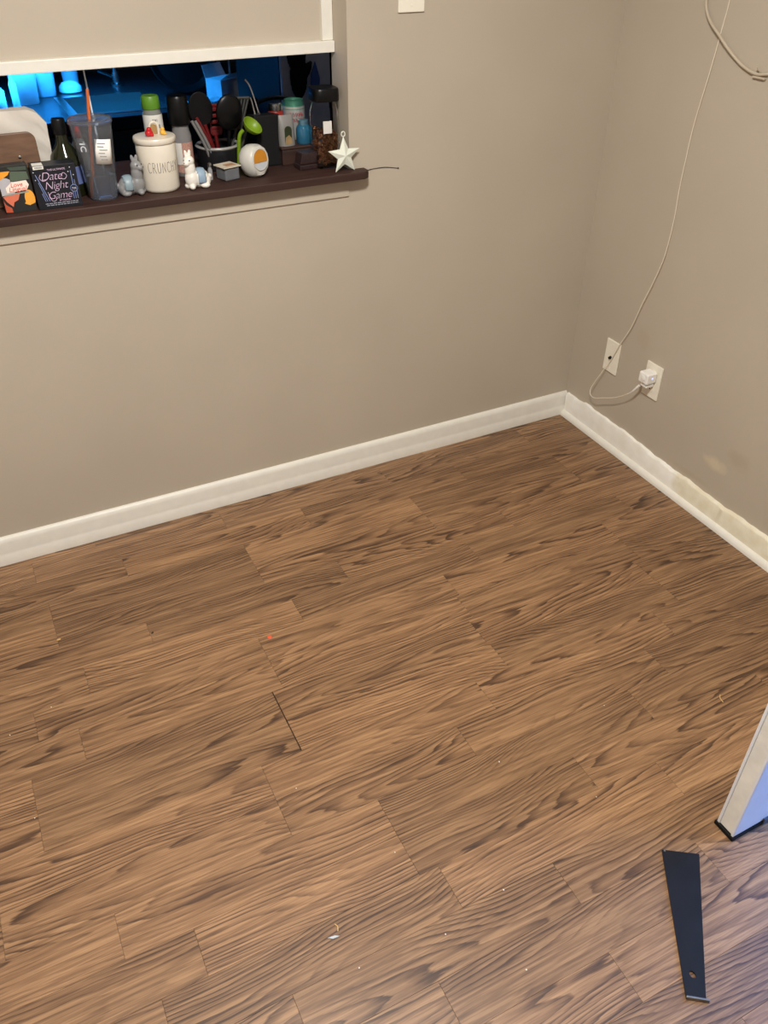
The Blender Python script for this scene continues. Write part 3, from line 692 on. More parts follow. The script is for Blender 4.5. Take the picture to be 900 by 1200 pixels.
# seasoning bottle with green cap, salt grinder with black cap
sb_ = thing('seasoning_bottle', 'clear seasoning bottle with green cap and white label', 'bottle', (-1.318, .150, ZL))
MB().lathe([(0, 0), (.022, 0), (.0235, .003), (.0235, .150), (.0205, .160), (.019, .166), (0, .166)], n=28).build('body', mat('grey_clear', srgb(120, 122, 116), .15, vary=.05), sb_, True)
MB().lathe([(0, .164), (.0215, .164), (.0225, .167), (.0215, .190), (.0195, .193), (0, .193)], n=28).build('cap', mat('green_cap', srgb(86, 132, 36), .4), sb_, True)
lbl = MB().lathe([(.0240, .085), (.0240, .152)], n=28).build('label', mat('label_white', srgb(222, 220, 212), .6), sb_, True)
pm = MB()
for z, h, a0, a1 in ((.140, .006, -.25, .25), (.126, .009, -.5, .5), (.113, .004, -.4, .4)):
    n = 7
    for q in range(n):
        if q % 3 == 2: continue
        a = a0+(a1-a0)*q/n; b_ = a+(a1-a0)/n*.8
        pm.add([(.0243*math.sin(x), -.0243*math.cos(x), zz) for zz in (z-h/2, z+h/2) for x in (a, b_)], [(0, 1, 3, 2)])
pm.build('print', mat('grey_ink', srgb(96, 96, 92), .6), lbl)['kind'] = 'stuff'
gr = thing('salt_grinder', 'salt grinder with a tall black cap and pink salt', 'grinder', (-1.252, .150, ZL))
MB().lathe([(0, 0), (.023, 0), (.0245, .003), (.0245, .095), (.021, .112), (.021, .124), (0, .124)], n=28).build('glass', mat('grey_glass', srgb(124, 122, 122), .1, vary=.05), gr, True)
MB().lathe([(.0248, .010), (.0248, .082)], n=28).build('salt', mat('pink_salt', srgb(178, 136, 122), .6, vary=.35, scale=320), gr, True)
lb2 = MB(); n = 8; lb2.add([(.0252*math.sin(-1.1+.75*k/n), -.0252*math.cos(-1.1+.75*k/n), z) for z in (.030, .082) for k in range(n+1)], [(k, k+1, n+2+k, n+1+k) for k in range(n)]); lb2.build('label', mat('label_white2', srgb(218, 214, 206), .6), gr, True)
MB().lathe([(0, .122), (.0255, .122), (.0270, .126), (.0262, .182), (.0235, .188), (0, .189)], n=32).build('cap', m_black, gr, True)

# tiny clear shaker and small tin
ts = thing('mini_bottle', 'tiny clear bottle between the white llama and the tin', 'bottle', (-1.2085, .075, ZL))
MB().lathe([(0, 0), (.0055, 0), (.006, .002), (.006, .024), (.004, .029), (.004, .032), (0, .032)], n=16).build('body', mat('grey_clear2', srgb(150, 150, 150), .15), ts, True)
MB().lathe([(0, .0315), (.005, .0315), (.005, .040), (0, .0405)], n=16).build('cap', m_steel, ts, True)
tn = thing('candle_tin', 'small square glass votive with a tan paper lid', 'votive', (-1.166, .062, ZL), rot=(0, 0, .3))
MB().bb((-.022, -.022, 0), (.022, .022, .032)).build('body', mat('grey_glass2', srgb(104, 106, 110), .12, vary=.08), tn, bevel=.006, seg=3)
MB().bb((-.026, -.026, .0323), (.026, .026, .0345)).build('lid', mat('cream_card', srgb(200, 190, 170), .6, vary=.08), tn, bevel=.002)
MB().bb((-.010, -.014, .0347), (.018, .006, .0353)).build('sticker', mat('tan_card', srgb(170, 128, 96), .6), tn)

# egg-shaped pot with amber face (plain)
eg = thing('egg_pot', 'pale grey egg-shaped pot with an amber round opening', 'pot', (-1.0945, .060, ZL))
body = MB().lathe([(0, 0), (.016, 0), (.027, .007), (.0355, .022), (.0385, .038), (.0370, .052), (.0300, .066), (.018, .0745), (0, .0775)], n=40)
Rf = Matrix.Rotation(.42, 3, 'Z') @ Matrix.Rotation(-.10, 3, 'X')
nrm = Rf @ Vector((0, -1, 0))
for k, v in enumerate(body.v):                    # front is cut flat
    V = Vector(v)-Vector((0, 0, .040)); dd_ = V.dot(nrm)-.025
    if dd_ > 0: V -= nrm*dd_
    body.v[k] = tuple(V+Vector((0, 0, .040)))
body.build('shell', mat('pale_grey_glaze', srgb(196, 194, 186), .35, vary=.04), eg, True)
Mf = Rf @ Euler((PI/2, 0, 0)).to_matrix(); cf = Vector((0, 0, .042))+nrm*.0252
upper = arc(0, .000, .0225, -.28, PI+.28, 22, .0235)
ux, uz = Rf @ Vector((1, 0, 0)), Rf @ Vector((0, 0, 1))
MB().prism(upper, cf, ux, uz, nrm*.0012).build('amber_disc', mat('amber_glaze', srgb(196, 130, 36), .4, vary=.1), eg)
MB().prism(arc(0, -.0008, .0225, PI+.30, 2*PI-.30, 16, .0250), cf, ux, uz, nrm*.0012).build('front_plate', mat('light_grey_glaze', srgb(190, 194, 198), .4), eg)
rim = MB(); rim.tube([cf+ux*p[0]+uz*p[1] for p in arc(0, -.0005, .0245, 0, 2*PI, 32, .0255)[:-1]], .0017, 8, True); rim.build('rim', mat('pale_grey_glaze', (1, 1, 1)), eg, True)

# dark brown boxes
dk = mat('dark_brown_speckle', srgb(48, 34, 34), .3, vary=.45, scale=260)
bx1 = thing('trinket_box', 'dark brown speckled trinket box in front of the kibble jar', 'box', (-.936, .075, ZL), rot=(0, 0, .05))
MB().bb((-.036, -.022, 0), (.036, .022, .013)).build('base', dk, bx1, bevel=.003)
MB().prism([(-.034, .0135), (.034, .0135), (.028, .042), (-.028, .042)], (0, -.020, 0), UX, UZ, (0, .040, 0)).build('lid', dk, bx1, bevel=.003)
bx2 = thing('wooden_box', 'plain brown wooden box under the snack pouch', 'box', (-.953, .150, ZL))
MB().bb((-.042, -.035, 0), (.042, .035, .040)).build('body', m_ledge, bx2, bevel=.003)
MB().bb((-.044, -.037, .0402), (.044, .037, .0465)).build('lid', m_ledge, bx2, bevel=.002)
ZB = ZL+.0468
pc = thing('snack_pouch', 'pale grey snack pouch with an arched dark window', 'pouch', (-.972, .138, ZB))
pp = MB(); nz_ = 10
rings = []
for k in range(nz_+1):
    u = k/nz_; a = .0225*(1-.10*u*u); b_ = .014*(1-u**3)+.0012; rings.append([(a*math.copysign(abs(math.cos(t))**.7, math.cos(t)), b_*math.copysign(abs(math.sin(t))**.9, math.sin(t)), .075*u) for t in [2*PI*q/20 for q in range(20)]])
pp.add([v for r_ in rings for v in r_], [(k*20+q, k*20+(q+1) % 20, (k+1)*20+(q+1) % 20, (k+1)*20+q) for k in range(nz_) for q in range(20)] + [tuple(range(19, -1, -1)), tuple(nz_*20+q for q in range(20))])
pp.build('pouch', mat('silver_grey_film', srgb(128, 126, 122), .35, vary=.08), pc, True)
aw = [(-.010, .006), (.010, .006)] + arc(0, .040, .010, 0, PI, 10)
MB().prism(aw, (0, -.0138, 0), UX, UZ, (0, -.0012, 0)).build('window', mat('dark_green_print', srgb(42, 50, 28), .4), pc)
MB().prism([(-.010, .006), (.010, .006), (.009, .020), (.002, .028), (-.008, .022)], (0, -.0150, 0), UX, UZ, (0, -.0006, 0)).build('biscuit_print', mat('biscuit_tan', srgb(150, 124, 84), .6, vary=.2), pc)
bt = thing('blue_bottle', 'short blue glass bottle standing beside the snack pouch', 'bottle', (-.921, .142, ZB))
MB().lathe([(0, 0), (.0185, 0), (.0205, .003), (.0205, .036), (.017, .043), (.0125, .048), (.0125, .056), (0, .056)], n=28).build('body', mat('teal_blue_glass', srgb(40, 96, 124), .08, coat=.5), bt, True)
MB().lathe([(.0135, .047), (.0135, .058), (.011, .059), (0, .059)], n=24).build('cap', mat('silver_blue_cap', srgb(110, 150, 168), .3, metal=.6), bt, True)
cn = thing('drink_can', 'silver and green drink can with red lettering behind the pouch', 'can', (-.913, .228, ZL))
MB().lathe([(0, .003), (.022, .0), (.025, .003), (.030, .012), (.030, .122), (.0285, .128)], n=32).build('body', mat('can_silver', srgb(176, 178, 174), .3, metal=.4), cn, True)
MB().lathe([(.0302, .118), (.0287, .1285), (.0258, .137), (.0262, .140), (.0235, .140), (.023, .136), (0, .136)], n=32).build('top', mat('can_green', srgb(70, 130, 108), .3, metal=.4), cn, True)
rp_ = MB(); rnd = random.Random(9)
for z in (.106, .092):
    for k in range(5):
        a = -.62 + .25*k; pts = [(.0303*math.sin(a+dx), -.0303*math.cos(a+dx), z+dz) for dx, dz in ((-.08, .005), (0, -.005), (.06, .004), (.11, -.003))]
        rp_.tube(pts, .0011, 5)
rp_.build('lettering', mat('can_red', srgb(176, 40, 60), .4), cn, True)['kind'] = 'stuff'
rj = thing('spice_jar', 'small red spice jar with a steel lid beside the black pot', 'jar', (-.968, .222, ZL))
MB().lathe([(0, 0), (.020, 0), (.021, .003), (.021, .112), (.018, .120), (0, .120)], n=24).build('body', mat('red_spice', srgb(150, 44, 34), .3, vary=.2), rj, True)
MB().lathe([(0, .119), (.020, .119), (.020, .136), (.018, .138), (0, .138)], n=24).build('lid', m_steel, rj, True)

# kibble jar
kj = thing('kibble_jar', 'clear jar of brown kibble with a black lid', 'jar', (-.888, .1655, ZL)) if False else thing('kibble_jar', 'clear jar of brown kibble with a black lid', 'jar', (-.8885, .072, ZL))
def rsq(r, z, n=32, p=.55):
    return [(r*math.copysign(abs(math.cos(2*PI*k/n))**p, math.cos(2*PI*k/n)), r*math.copysign(abs(math.sin(2*PI*k/n))**p, math.sin(2*PI*k/n)), z) for k in range(n)]
def loft(rings, n=32):
    mb = MB(); m_ = len(rings)
    mb.add([v for r_ in rings for v in r_], [(k*n+q, k*n+(q+1) % n, (k+1)*n+(q+1) % n, (k+1)*n+q) for k in range(m_-1) for q in range(n)] + [tuple(range(n-1, -1, -1)), tuple((m_-1)*n+q for q in range(n))]); return mb
loft([rsq(.031, 0), rsq(.034, .003), rsq(.034, .135), rsq(.031, .148), rsq(.028, .155), rsq(.028, .168), rsq(.0265, .168), rsq(.0265, .155), rsq(.0325, .134), rsq(.0325, .004)]).build('glass', m_glass, kj, True)
loft([rsq(.0345, .162), rsq(.0355, .165), rsq(.0355, .188), rsq(.0335, .192)]).build('lid', m_black, kj, True)
kb = MB(); rnd = random.Random(2)
def torus(mb, c, R_, r_, rot, n=8, m_=5):
    E3 = Euler(rot).to_matrix(); mb.tube([Vector(c) + E3 @ Vector((R_*math.cos(2*PI*k/n), R_*math.sin(2*PI*k/n), 0)) for k in range(n)], r_, m_, True)
for _ in range(460):
    while True:
        x, y = rnd.uniform(-.0275, .0275), rnd.uniform(-.0275, .0275)
        if _ % 3 or max(abs(x), abs(y)) > .021: break
    torus(kb, (x, y, rnd.uniform(.009, .096-.25*(x+.02))), .0030, .0016, (rnd.uniform(0, 3), rnd.uniform(0, 3), 0))
ko = kb.build('kibble', mat('kibble_brown', srgb(112, 72, 44), .7, vary=.3, scale=80), kj, True); ko['kind'] = 'stuff'
MB().bb((-.018, -.0352, .088), (.006, -.0345, .118)).build('label', mat('label_white3', srgb(214, 212, 206), .6), kj)

# faceted star ornament
sr = thing('star_ornament', 'white faceted metal star ornament with hanging loop', 'ornament', (-.867, -.0085, ZL), rot=(-.10, 0, .0))
so, si, zc, dp = .0475, .0205, .0400, .010
P5 = []
for k in range(10):
    a = PI/2 + k*PI/5; r_ = so if k % 2 == 0 else si
    P5.append((r_*math.cos(a), 0, zc + r_*math.sin(a)))
MB().add(P5 + [(0, -dp, zc), (0, dp*.6, zc)], [(k, (k+1) % 10, 10) for k in range(10)] + [((k+1) % 10, k, 11) for k in range(10)]).build('star', mat('star_white', srgb(218, 222, 208), .35, vary=.03), sr)
lp2 = MB(); lp2.tube([(.0052*math.cos(2*PI*k/20), 0, zc+so+.0045+.0062*math.sin(2*PI*k/20)) for k in range(20)], .0014, 8, True); lp2.build('loop', mat('star_white', (1, 1, 1)), sr, True)

# ---------------------------------------------------------------- utensils in a crock
ck = thing('utensil_crock', 'dark grey crock with pale rim holding cooking utensils', 'crock', (-1.150, .185, ZL))
MB().lathe([(0, 0), (.050, 0), (.054, .004), (.057, .052), (.057, .056), (.052, .056), (.050, .006), (0, .004)], n=36).build('body', mat('dark_stoneware', srgb(24, 24, 27), .4), ck, True)
MB().lathe([(.0575, .053), (.0595, .056), (.0575, .0595), (.052, .0595), (.0505, .056), (.052, .053)], n=36, close=True).build('rim', mat('pale_stoneware', srgb(150, 148, 144), .35), ck, True)
def rod(t, a, b_, r_, name, m): return MB().tube(spline([a, ((Vector(a)+Vector(b_))/2), b_], 4), r_, 10).build(name, m, t, True)
redm = mat('red_silicone', srgb(98, 15, 17), .5); greym = mat('grey_silicone', srgb(62, 62, 58), .5); limem = mat('lime_silicone', srgb(116, 146, 28), .4)
c0 = Vector((-1.150, .185, ZL))
# black ladle-spoon with round bowl
t = thing('serving_spoon', 'big black round-bowled spoon standing in the crock', 'utensil', (-1.130, .165, ZL+.01))
rod(t, (0, .0, .0), (.006, -.012, .085), [.006]*4+[.005]*5, 'handle', m_black)
bwl = MB().ell((.010, -.014, .128), (.037, .012, .044), (.1, 0, .1), 24, 14); bwl.build('bowl', m_black, t, True)
# black turner with red edge
t = thing('spatula', 'black and red spatula leaning left in the crock', 'utensil', (-1.152, .182, ZL+.01))
rod(t, (0, 0, 0), (-.030, -.010, .100), .005, 'handle', redm)
MB().prism(arc(-.002, .042, .032, 0, 2*PI, 20, .042)[:-1], (-.030, -.010, .095), Vector((1, 0, .10)).normalized(), Vector((-.10, -.02, 1)).normalized(), (0, .006, 0)).build('blade', m_black, t, bevel=.002)
MB().tube(spline([(-.052, -.018, .120), (-.034, -.020, .080), (-.018, -.018, .045), (.000, -.016, .010)], 6), .0042, 8).build('edge', redm, t, True)
# red slotted spoon
t = thing('slotted_spoon', 'red slotted spoon between the black spatula and black spoon', 'utensil', (-1.140, .212, ZL+.006))
rod(t, (0, 0, 0), (-.006, -.004, .070), .005, 'handle', redm)
sl = MB()
for k in range(4): sl.bb((-.018, -.009, .082+.015*k), (.010, -.003, .091+.015*k))
sl.bb((-.020, -.009, .072), (-.015, -.003, .142)); sl.bb((.008, -.009, .072), (.013, -.003, .142)); sl.bb((-.019, -.009, .137), (.012, -.003, .145)); sl.bb((-.016, -.009, .068), (.010, -.003, .082))
sl.build('head', redm, t, bevel=.002)
# grey tongs on the left
t = thing('tongs', 'grey tongs leaning left out of the crock', 'utensil', (-1.178, .150, ZL+.01))
for k, dx in enumerate((0, .008)):
    MB().tube(spline([(dx, -.004*k, 0), (-.018+dx, -.006-.004*k, .060), (-.045+dx, -.010-.004*k, .118)], 5), [.004]*11, 8).build('arm', mat('grey_plastic', srgb(120, 118, 116), .45), t, True)
# grey slotted turner
t = thing('slotted_turner', 'dark grey slotted turner leaning right in the crock', 'utensil', (-1.120, .200, ZL+.01))
rod(t, (0, 0, 0), (.030, .0, .075), .0048, 'handle', greym)
for k in range(5):
    a = -.018+.009*k
    MB().tube([(.034+a*.5, -.002, .075), (.052+a, -.002, .150)], [.0026, .0030], 6).build('tine', greym, t, True)
MB().tube([(.032, -.002, .151), (.073, -.002, .149)], .0036, 8).build('tip_bar', greym, t, True)
# lime ladle
t = thing('ladle', 'lime green ladle hooked over the rim of the crock', 'utensil', (-1.110, .140, ZL+.01))
MB().tube(spline([(.0, 0, .0), (.002, -.004, .040), (.006, -.010, .075), (.016, -.014, .088)], 5), [.0052]*16, 10).build('handle', limem, t, True)
bw = MB().lathe([(0, 0), (.012, .002), (.022, .009), (.027, .020), (.0255, .020), (.021, .0105), (.011, .004), (0, .0022)], (.030, -.018, .086), 24, Euler((.55, .5, 0)).to_matrix())
bw.build('bowl', limem, t, True)
t = thing('spatula', 'small red spatula leaning right behind the lime ladle', 'utensil', (-1.108, .165, ZL+.01))
rod(t, (0, 0, 0), (.032, -.012, .085), .004, 'handle', greym)
MB().prism([(-.010, 0), (.012, 0), (.013, .026), (-.008, .030)], (.036, -.012, .076), (1, 0, -.2), (.2, 0, 1), (0, .005, 0)).build('head', redm, t, bevel=.0015)

# knife block with steel knives
kn = thing('knife_block', 'black knife block leaning back on the ledge', 'knife block', (-1.018, .165, ZL))
MB().prism([(-.030, 0), (.038, 0), (.030, .112), (-.022, .126), (-.030, .126)], (0, -.030, 0), (0, 1, 0), (0, 0, 1), (0, 0, 0)) 
blk = MB(); blk.prism([(-.036, 0), (.036, 0), (.036, .118), (-.036, .118)], (0, -.036, 0), UX, UZ, (0, .072, 0))
blk.v = [(x, y + .22*z, z + (.0 if z == 0 else -.12*y)) for x, y, z in blk.v]; blk.build('block', m_blackm, kn, bevel=.004)
for k, (px, py, hh, bend, lab_) in enumerate(((-.008, .004, .085, .022, 'kitchen knife with a curved steel handle in the block'), (-.024, -.012, .045, .006, 'short knife with a steel handle in the block'))):
    kt = thing('knife', lab_, 'knife', (-1.018+px, .165+py+.026, ZL+.1175))
    MB().tube(spline([(0, 0, .004), (-bend*.3, .004, hh*.4), (-bend*.75, .006, hh*.8), (-bend*1.3, .006, hh)], 5), [.0030]*16, 8).build('handle', m_steel, kt, True)
    MB().bb((-.004, -.001, 0), (.004, .001, .006)).build('bolster', m_steel, kt)
# black saucepan behind
sp_ = thing('saucepan', 'black saucepan with long handle behind the can', 'pan', (-1.045, .286, ZL))
MB().lathe([(0, 0), (.044, 0), (.048, .004), (.050, .135), (.0515, .137), (.049, .138), (.046, .006), (0, .004)], n=36).build('body', m_black, sp_, True)
MB().tube(spline([(.049, .0, .128), (.090, .012, .134), (.135, .020, .130), (.178, .026, .116)], 5), [.0055]*16, 10).build('handle', m_black, sp_, True)

# ================================================================== KITCHEN BEYOND
KX0, KX1, KY = -2.9, .7, 2.15
m_kw = mat('kitchen_wall', srgb(104, 106, 112), .6)
struct('wall_kitchen_far', MB().bb((KX0, KY, 0), (KX1, KY+.1, ZC)), m_kw)
struct('wall_kitchen_left', MB().bb((KX0-.1, WT, 0), (KX0, KY+.1, ZC)), m_kw)
struct('wall_kitchen_right', MB().bb((KX1, WT, 0), (KX1+.1, KY+.1, ZC)), m_kw)
struct('wall_kitchen_near', MB().bb((T+.1, WT-.02, 0), (KX1+.1, WT, ZC)), m_kw)
struct('ceiling_kitchen', MB().bb((KX0-.1, WT, ZC), (KX1+.1, KY+.1, ZC+.06)), m_ceil)
struct('floor_kitchen', MB().bb((KX0, WT, -.05), (KX1, KY, -.001)), mat('dark_tile', srgb(60, 58, 56), .5))
kc = thing('base_cabinet', 'dark base cabinet run under the far worktop', 'cabinet', (-1.1, 1.65, 0))
m_cab = mat('dark_cabinet', srgb(52, 40, 34), .45)
MB().bb((-1.79, -.45, .10), (1.79, .495, .60)).build('body', m_cab, kc)
MB().bb((-1.79, -.40, .0), (1.79, .495, .099)).build('plinth', m_blackm, kc)
for k in range(7):
    x = -1.78 + .51*k; d_ = MB().bb((x, -.470, .12), (x+.495, -.4505, .865)).build('door', m_cab, kc, bevel=.003)
    MB().tube([(x+.45, -.478, .66), (x+.45, -.478, .78)], .005, 8).build('handle', m_steel, d_)
ZK = .915
m_top = mat('grey_laminate_top', srgb(26, 27, 30), .3, vary=.25, scale=90)
wt = MB(); SX0, SX1, SY0, SY1 = -1.36, -1.04, 1.24, 1.58
wt.bb((KX0+.01, 1.16, .875), (SX0, KY-.005, ZK)); wt.bb((SX1, 1.16, .875), (KX1-.01, KY-.005, ZK)); wt.bb((SX0, 1.16, .875), (SX1, SY0, ZK)); wt.bb((SX0, SY1, .875), (SX1, KY-.005, ZK))
tag(wt.build('worktop', m_top), 'grey worktop along the far kitchen wall around the sink', 'worktop')
sk = thing('kitchen_sink', 'stainless steel sink set into the far worktop', 'sink', ((SX0+SX1)/2, (SY0+SY1)/2, ZK))
a, b_ = (SX1-SX0)/2-.002, (SY1-SY0)/2-.002
rm_ = MB(); rm_.bb((-a-.02, -b_-.02, .0005), (a+.02, -b_+.012, .004)); rm_.bb((-a-.02, b_-.012, .0005), (a+.02, b_+.02, .004)); rm_.bb((-a-.02, -b_+.012, .0005), (-a+.012, b_-.012, .004)); rm_.bb((a-.012, -b_+.012, .0005), (a+.02, b_-.012, .004)); rm_.build('rim', m_steel, sk)
bs = MB(); bs.bb((-a, -b_, -.18), (a, b_, -.178)); bs.bb((-a, -b_, -.18), (-a+.002, b_, 0)); bs.bb((a-.002, -b_, -.18), (a, b_, 0)); bs.bb((-a, -b_, -.18), (a, -b_+.002, 0)); bs.bb((-a, b_-.002, -.18), (a, b_, 0)); bs.build('basin', m_steel, sk)
fc = thing('faucet', 'chrome kitchen faucet behind the sink', 'faucet', (-1.10, 1.76, ZK))
MB().lathe([(0, 0), (.028, 0), (.028, .008), (.016, .014), (.014, .05), (0, .05)], n=24).build('base', m_steel, fc, True)
MB().tube(spline([(0, 0, .04), (0, 0, .18), (.0, -.03, .235), (0, -.09, .245), (0, -.13, .21)], 6), .010, 12).build('spout', m_steel, fc, True)
MB().tube([(-.015, 0, .035), (-.07, -.01, .06)], .006, 8).build('lever', m_steel, fc, True)
# upper cabinets with blue LED strip beneath
uc = thing('wall_cabinet', 'dark wall cabinet above the far worktop', 'cabinet', (-1.1, 1.98, 1.42))
MB().bb((-1.79, -.62, 0), (1.79, .165, .72)).build('body', m_cab, uc)
for k in range(7):
    x = -1.78+.51*k; MB().bb((x, -.640, .01), (x+.495, -.6205, .71)).build('door', m_cab, uc, bevel=.003)
led = thing('led_strip', 'blue glowing light strip under the wall cabinet', 'light strip', (-1.70, 1.38, 1.418))
MB().bb((-.40, -.006, -.008), (.60, .006, -.001)).build('strip', mat('blue_led_strip', (.1, .3, 1), .4, emit=(.02, .34, 1.0), estr=5), led)
al = bpy.data.lights.new('led_strip_glow', 'AREA'); al.shape = 'RECTANGLE'; al.size = .9; al.size_y = .03; al.spread = math.radians(112); al.energy = LED_W; al.color = (.02, .34, 1.0)
ao = bpy.data.objects.new('led_glow', al); col.objects.link(ao); ao.parent = led; ao.location = (.10, 0, -.012)

pd = thing('added_fill_light', 'dim added fill light over the kitchen end of the ledge', 'fill light', (-.30, .42, ZC))  # unseen lamp, added as cool fill to brighten the pale tall cabinet
MB().tube([(0, 0, -.001), (0, 0, -.40)], .004, 8).build('cord', m_black, pd)
MB().lathe([(.02, -.40), (.025, -.41), (.09, -.50), (.088, -.50), (.022, -.412)], n=28, close=True).build('shade', m_blackm, pd, True)
MB().ell((0, 0, -.45), (.022, .022, .028)).build('bulb', mat('dim_bulb', (.9, .92, 1), .4, emit=(.85, .9, 1), estr=6), pd, True)
pl_ = bpy.data.lights.new('fill_glow', 'POINT'); pl_.energy = 2.0; pl_.color = (.85, .9, 1); pl_.shadow_soft_size = .03
plo = bpy.data.objects.new('fill_glow', pl_); col.objects.link(plo); plo.parent = pd; plo.location = (0, 0, -.50)
m_milk = mat('frosted_plastic', srgb(214, 222, 230), .3, vary=.03)
m_cl2 = mat('pale_clear', srgb(190, 200, 212), .15, vary=.05)
def bottle(label, x, y, r_, h, mm, capm, grp=None):
    t = thing('bottle', label, 'bottle', (x, y, ZK), group=grp)
    MB().lathe([(0, 0), (r_*.95, 0), (r_, .004), (r_, h*.62), (r_*.45, h*.78), (r_*.42, h*.88), (0, h*.88)], n=20).build('body', mm, t, True)
    MB().lathe([(0, h*.87), (r_*.5, h*.87), (r_*.5, h), (0, h)], n=16).build('cap', capm, t, True); return t
bottle('pale dish soap bottle at the far worktop beside the tall tub', -1.585, 1.44, .026, .105, m_milk, m_milk)
bottle('short pale bottle on the far worktop left of the soap', -1.64, 1.50, .024, .12, m_cl2, m_milk)
bottle('slim pale bottle standing against the tall plastic tub', -1.525, 1.46, .013, .13, m_milk, m_cl2)
def tub(label, x, y, w_, d_, h, rz, mm):
    t = thing('plastic_tub', label, 'tub', (x, y, ZK), rz)
    mb = loft([[(p[0]*w_, p[1]*d_, p[2]) for p in rsq(.5*s_, z, 32, .45)] for s_, z in ((.80, 0), (.86, .004), (1.0, h), (.95, h), (.82, .008))])
    mb.build('body', mm, t, True)
    mb = loft([[(p[0]*w_, p[1]*d_, p[2]) for p in rsq(.5*s_, z, 32, .45)] for s_, z in ((1.03, h+.0005), (1.05, h+.004), (1.05, h+.012), (1.0, h+.015))]); mb.build('lid', mm, t, True); return t
tub('tall frosted plastic tub beside the sink', -1.480, 1.54, .095, .085, .125, .10, m_milk)
tub('second frosted tub with a dark patch behind the tall tub', -1.395, 1.66, .080, .080, .115, .2, m_cl2)
gl = thing('glass_bowl', 'upturned glass bowl drying beside the sink', 'bowl', (-1.295, 1.70, ZK+.001))
MB().lathe([(.042, .0), (.044, .003), (.042, .020), (.030, .034), (.012, .040), (0, .0405)], n=32).build('bowl', m_cl2, gl, True)
gl = thing('drinking_glass', 'tall clear drinking glass behind the glass bowl', 'glass', (-1.27, 1.83, ZK+.0005))
MB().lathe([(0, 0), (.030, 0), (.036, .14), (.034, .14), (.028, .006), (0, .006)], n=28).build('glass', m_cl2, gl, True)
# dark round pan drying over the sink edge
pn = thing('frying_pan', 'black frying pan leaning upright behind the sink', 'pan', (-.885, 1.50, ZK), rot=(0, 0, -.15))
Rp = Matrix.Rotation(PI/2-.30, 3, 'X')
MB().lathe([(0, 0), (.105, 0), (.128, .030), (.131, .031), (.131, .034), (.126, .034), (.103, .004), (0, .004)], (0, 0, .126), 48, Rp).build('body', m_black, pn, True)
MB().tube([(.10, .02, .19), (.20, .05, .30)], [.012, .010], 10).build('handle', m_black, pn, True)
# blue-lit carton and paper by the right of the sink
cx_ = thing('carton', 'open white carton on the worktop right of the sink', 'carton', (-.775, 1.335, ZK), rot=(0, 0, .5)); m_wc = mat('white_carton', srgb(214, 218, 224), .5)
hb = MB(); hb.bb((-.055, -.04, 0), (.055, .04, .07)); hb.build('body', m_wc, cx_)
MB().prism([(-.055, 0), (.055, 0), (.05, .045), (-.05, .045)], (0, -.0402, .0705), UX, Vector((0, -.8, .5)).normalized(), (0, 0, .001)).build('flap', m_wc, cx_)
MB().prism([(-.055, 0), (.055, 0), (.05, .045), (-.05, .045)], (0, .0402, .0705), UX, Vector((0, .4, .9)).normalized(), (0, .001, 0)).build('flap', m_wc, cx_)
pr_ = thing('paper_sheet', 'crumpled white paper lying before the open carton', 'paper', (-.87, 1.235, ZK+.001))
ps = MB(); n = 8
ps.add([(-.07+.14*i/n, -.045+.09*j/n + .02*i/n, .004+.010*abs(math.sin(2.1*i+1.3*j))*(1 if 0 < i < n else .3)) for i in range(n+1) for j in range(n+1)], [(i*(n+1)+j, (i+1)*(n+1)+j, (i+1)*(n+1)+j+1, i*(n+1)+j+1) for i in range(n) for j in range(n)])
po = ps.build('sheet', m_wc, pr_); sm = po.modifiers.new('t', 'SOLIDIFY'); sm.thickness = .0006
# glasses in the middle distance
for k, (x, y) in enumerate(((-.62, 1.75), (-.54, 1.80), (-.46, 1.72))):
    g = thing('wine_glass', ['stemmed clear glass nearest the frying pan', 'stemmed clear glass between two other glasses', 'stemmed clear glass farthest from the frying pan'][k], 'glass', (x, y, ZK+.0005), group='stemmed glasses on the far worktop')
    MB().lathe([(0, 0), (.032, 0), (.030, .003), (.005, .008), (.004, .075), (.012, .085), (.034, .115), (.036, .150), (.031, .190), (.030, .190), (.034, .150), (.032, .117), (.010, .089), (0, .086)], n=24).build('glass', m_cl2, g, True)
# tall narrow pale cabinet with an oven mitt, dark broom and wire at its side
tcab = thing('tall_cabinet', 'narrow pale tall cabinet behind the ledge', 'cabinet', (-.715, .86, 0))
m_pale = mat('pale_cabinet', srgb(196, 194, 204), .5)
MB().bb((-.085, -.22, .0), (.085, .22, 2.0)).build('body', m_cab, tcab, bevel=.003)  # shade put into the colour: dark side mutes the blue strip light
MB().bb((-.083, -.238, .02), (.083, -.2205, 1.98)).build('door', m_pale, tcab, bevel=.003)
mt = thing('oven_mitt', 'dark oven mitt hanging on the pale tall cabinet', 'mitt', (-.745, .612, 1.02))
q = MB(); q.ell((0, 0, .07), (.030, .008, .065)); q.ell((-.004, 0, .13), (.033, .009, .05)); q.ell((.030, 0, .085), (.012, .007, .032), (0, .5, 0)); blob('mitt', q, m_blackm, mt, .004, 3)
tg = thing('blue_cloth', 'small blue cloth hanging beside the oven mitt', 'cloth', (-.690, .612, 1.03))
MB().prism([(-.016, .0), (.014, .004), (.018, .05), (.004, .10), (-.012, .06)], (0, 0, 0), UX, UZ, (0, .006, 0)).build('cloth', mat('blue_cloth', srgb(62, 92, 160), .8), tg, bevel=.002)
bm_ = thing('broom', 'dark broom handle standing beside the pale tall cabinet', 'broom', (-.585, .68, 0))
MB().bb((-.030, -.02, .001), (.030, .02, .20)).build('head', m_blackm, bm_, bevel=.006)
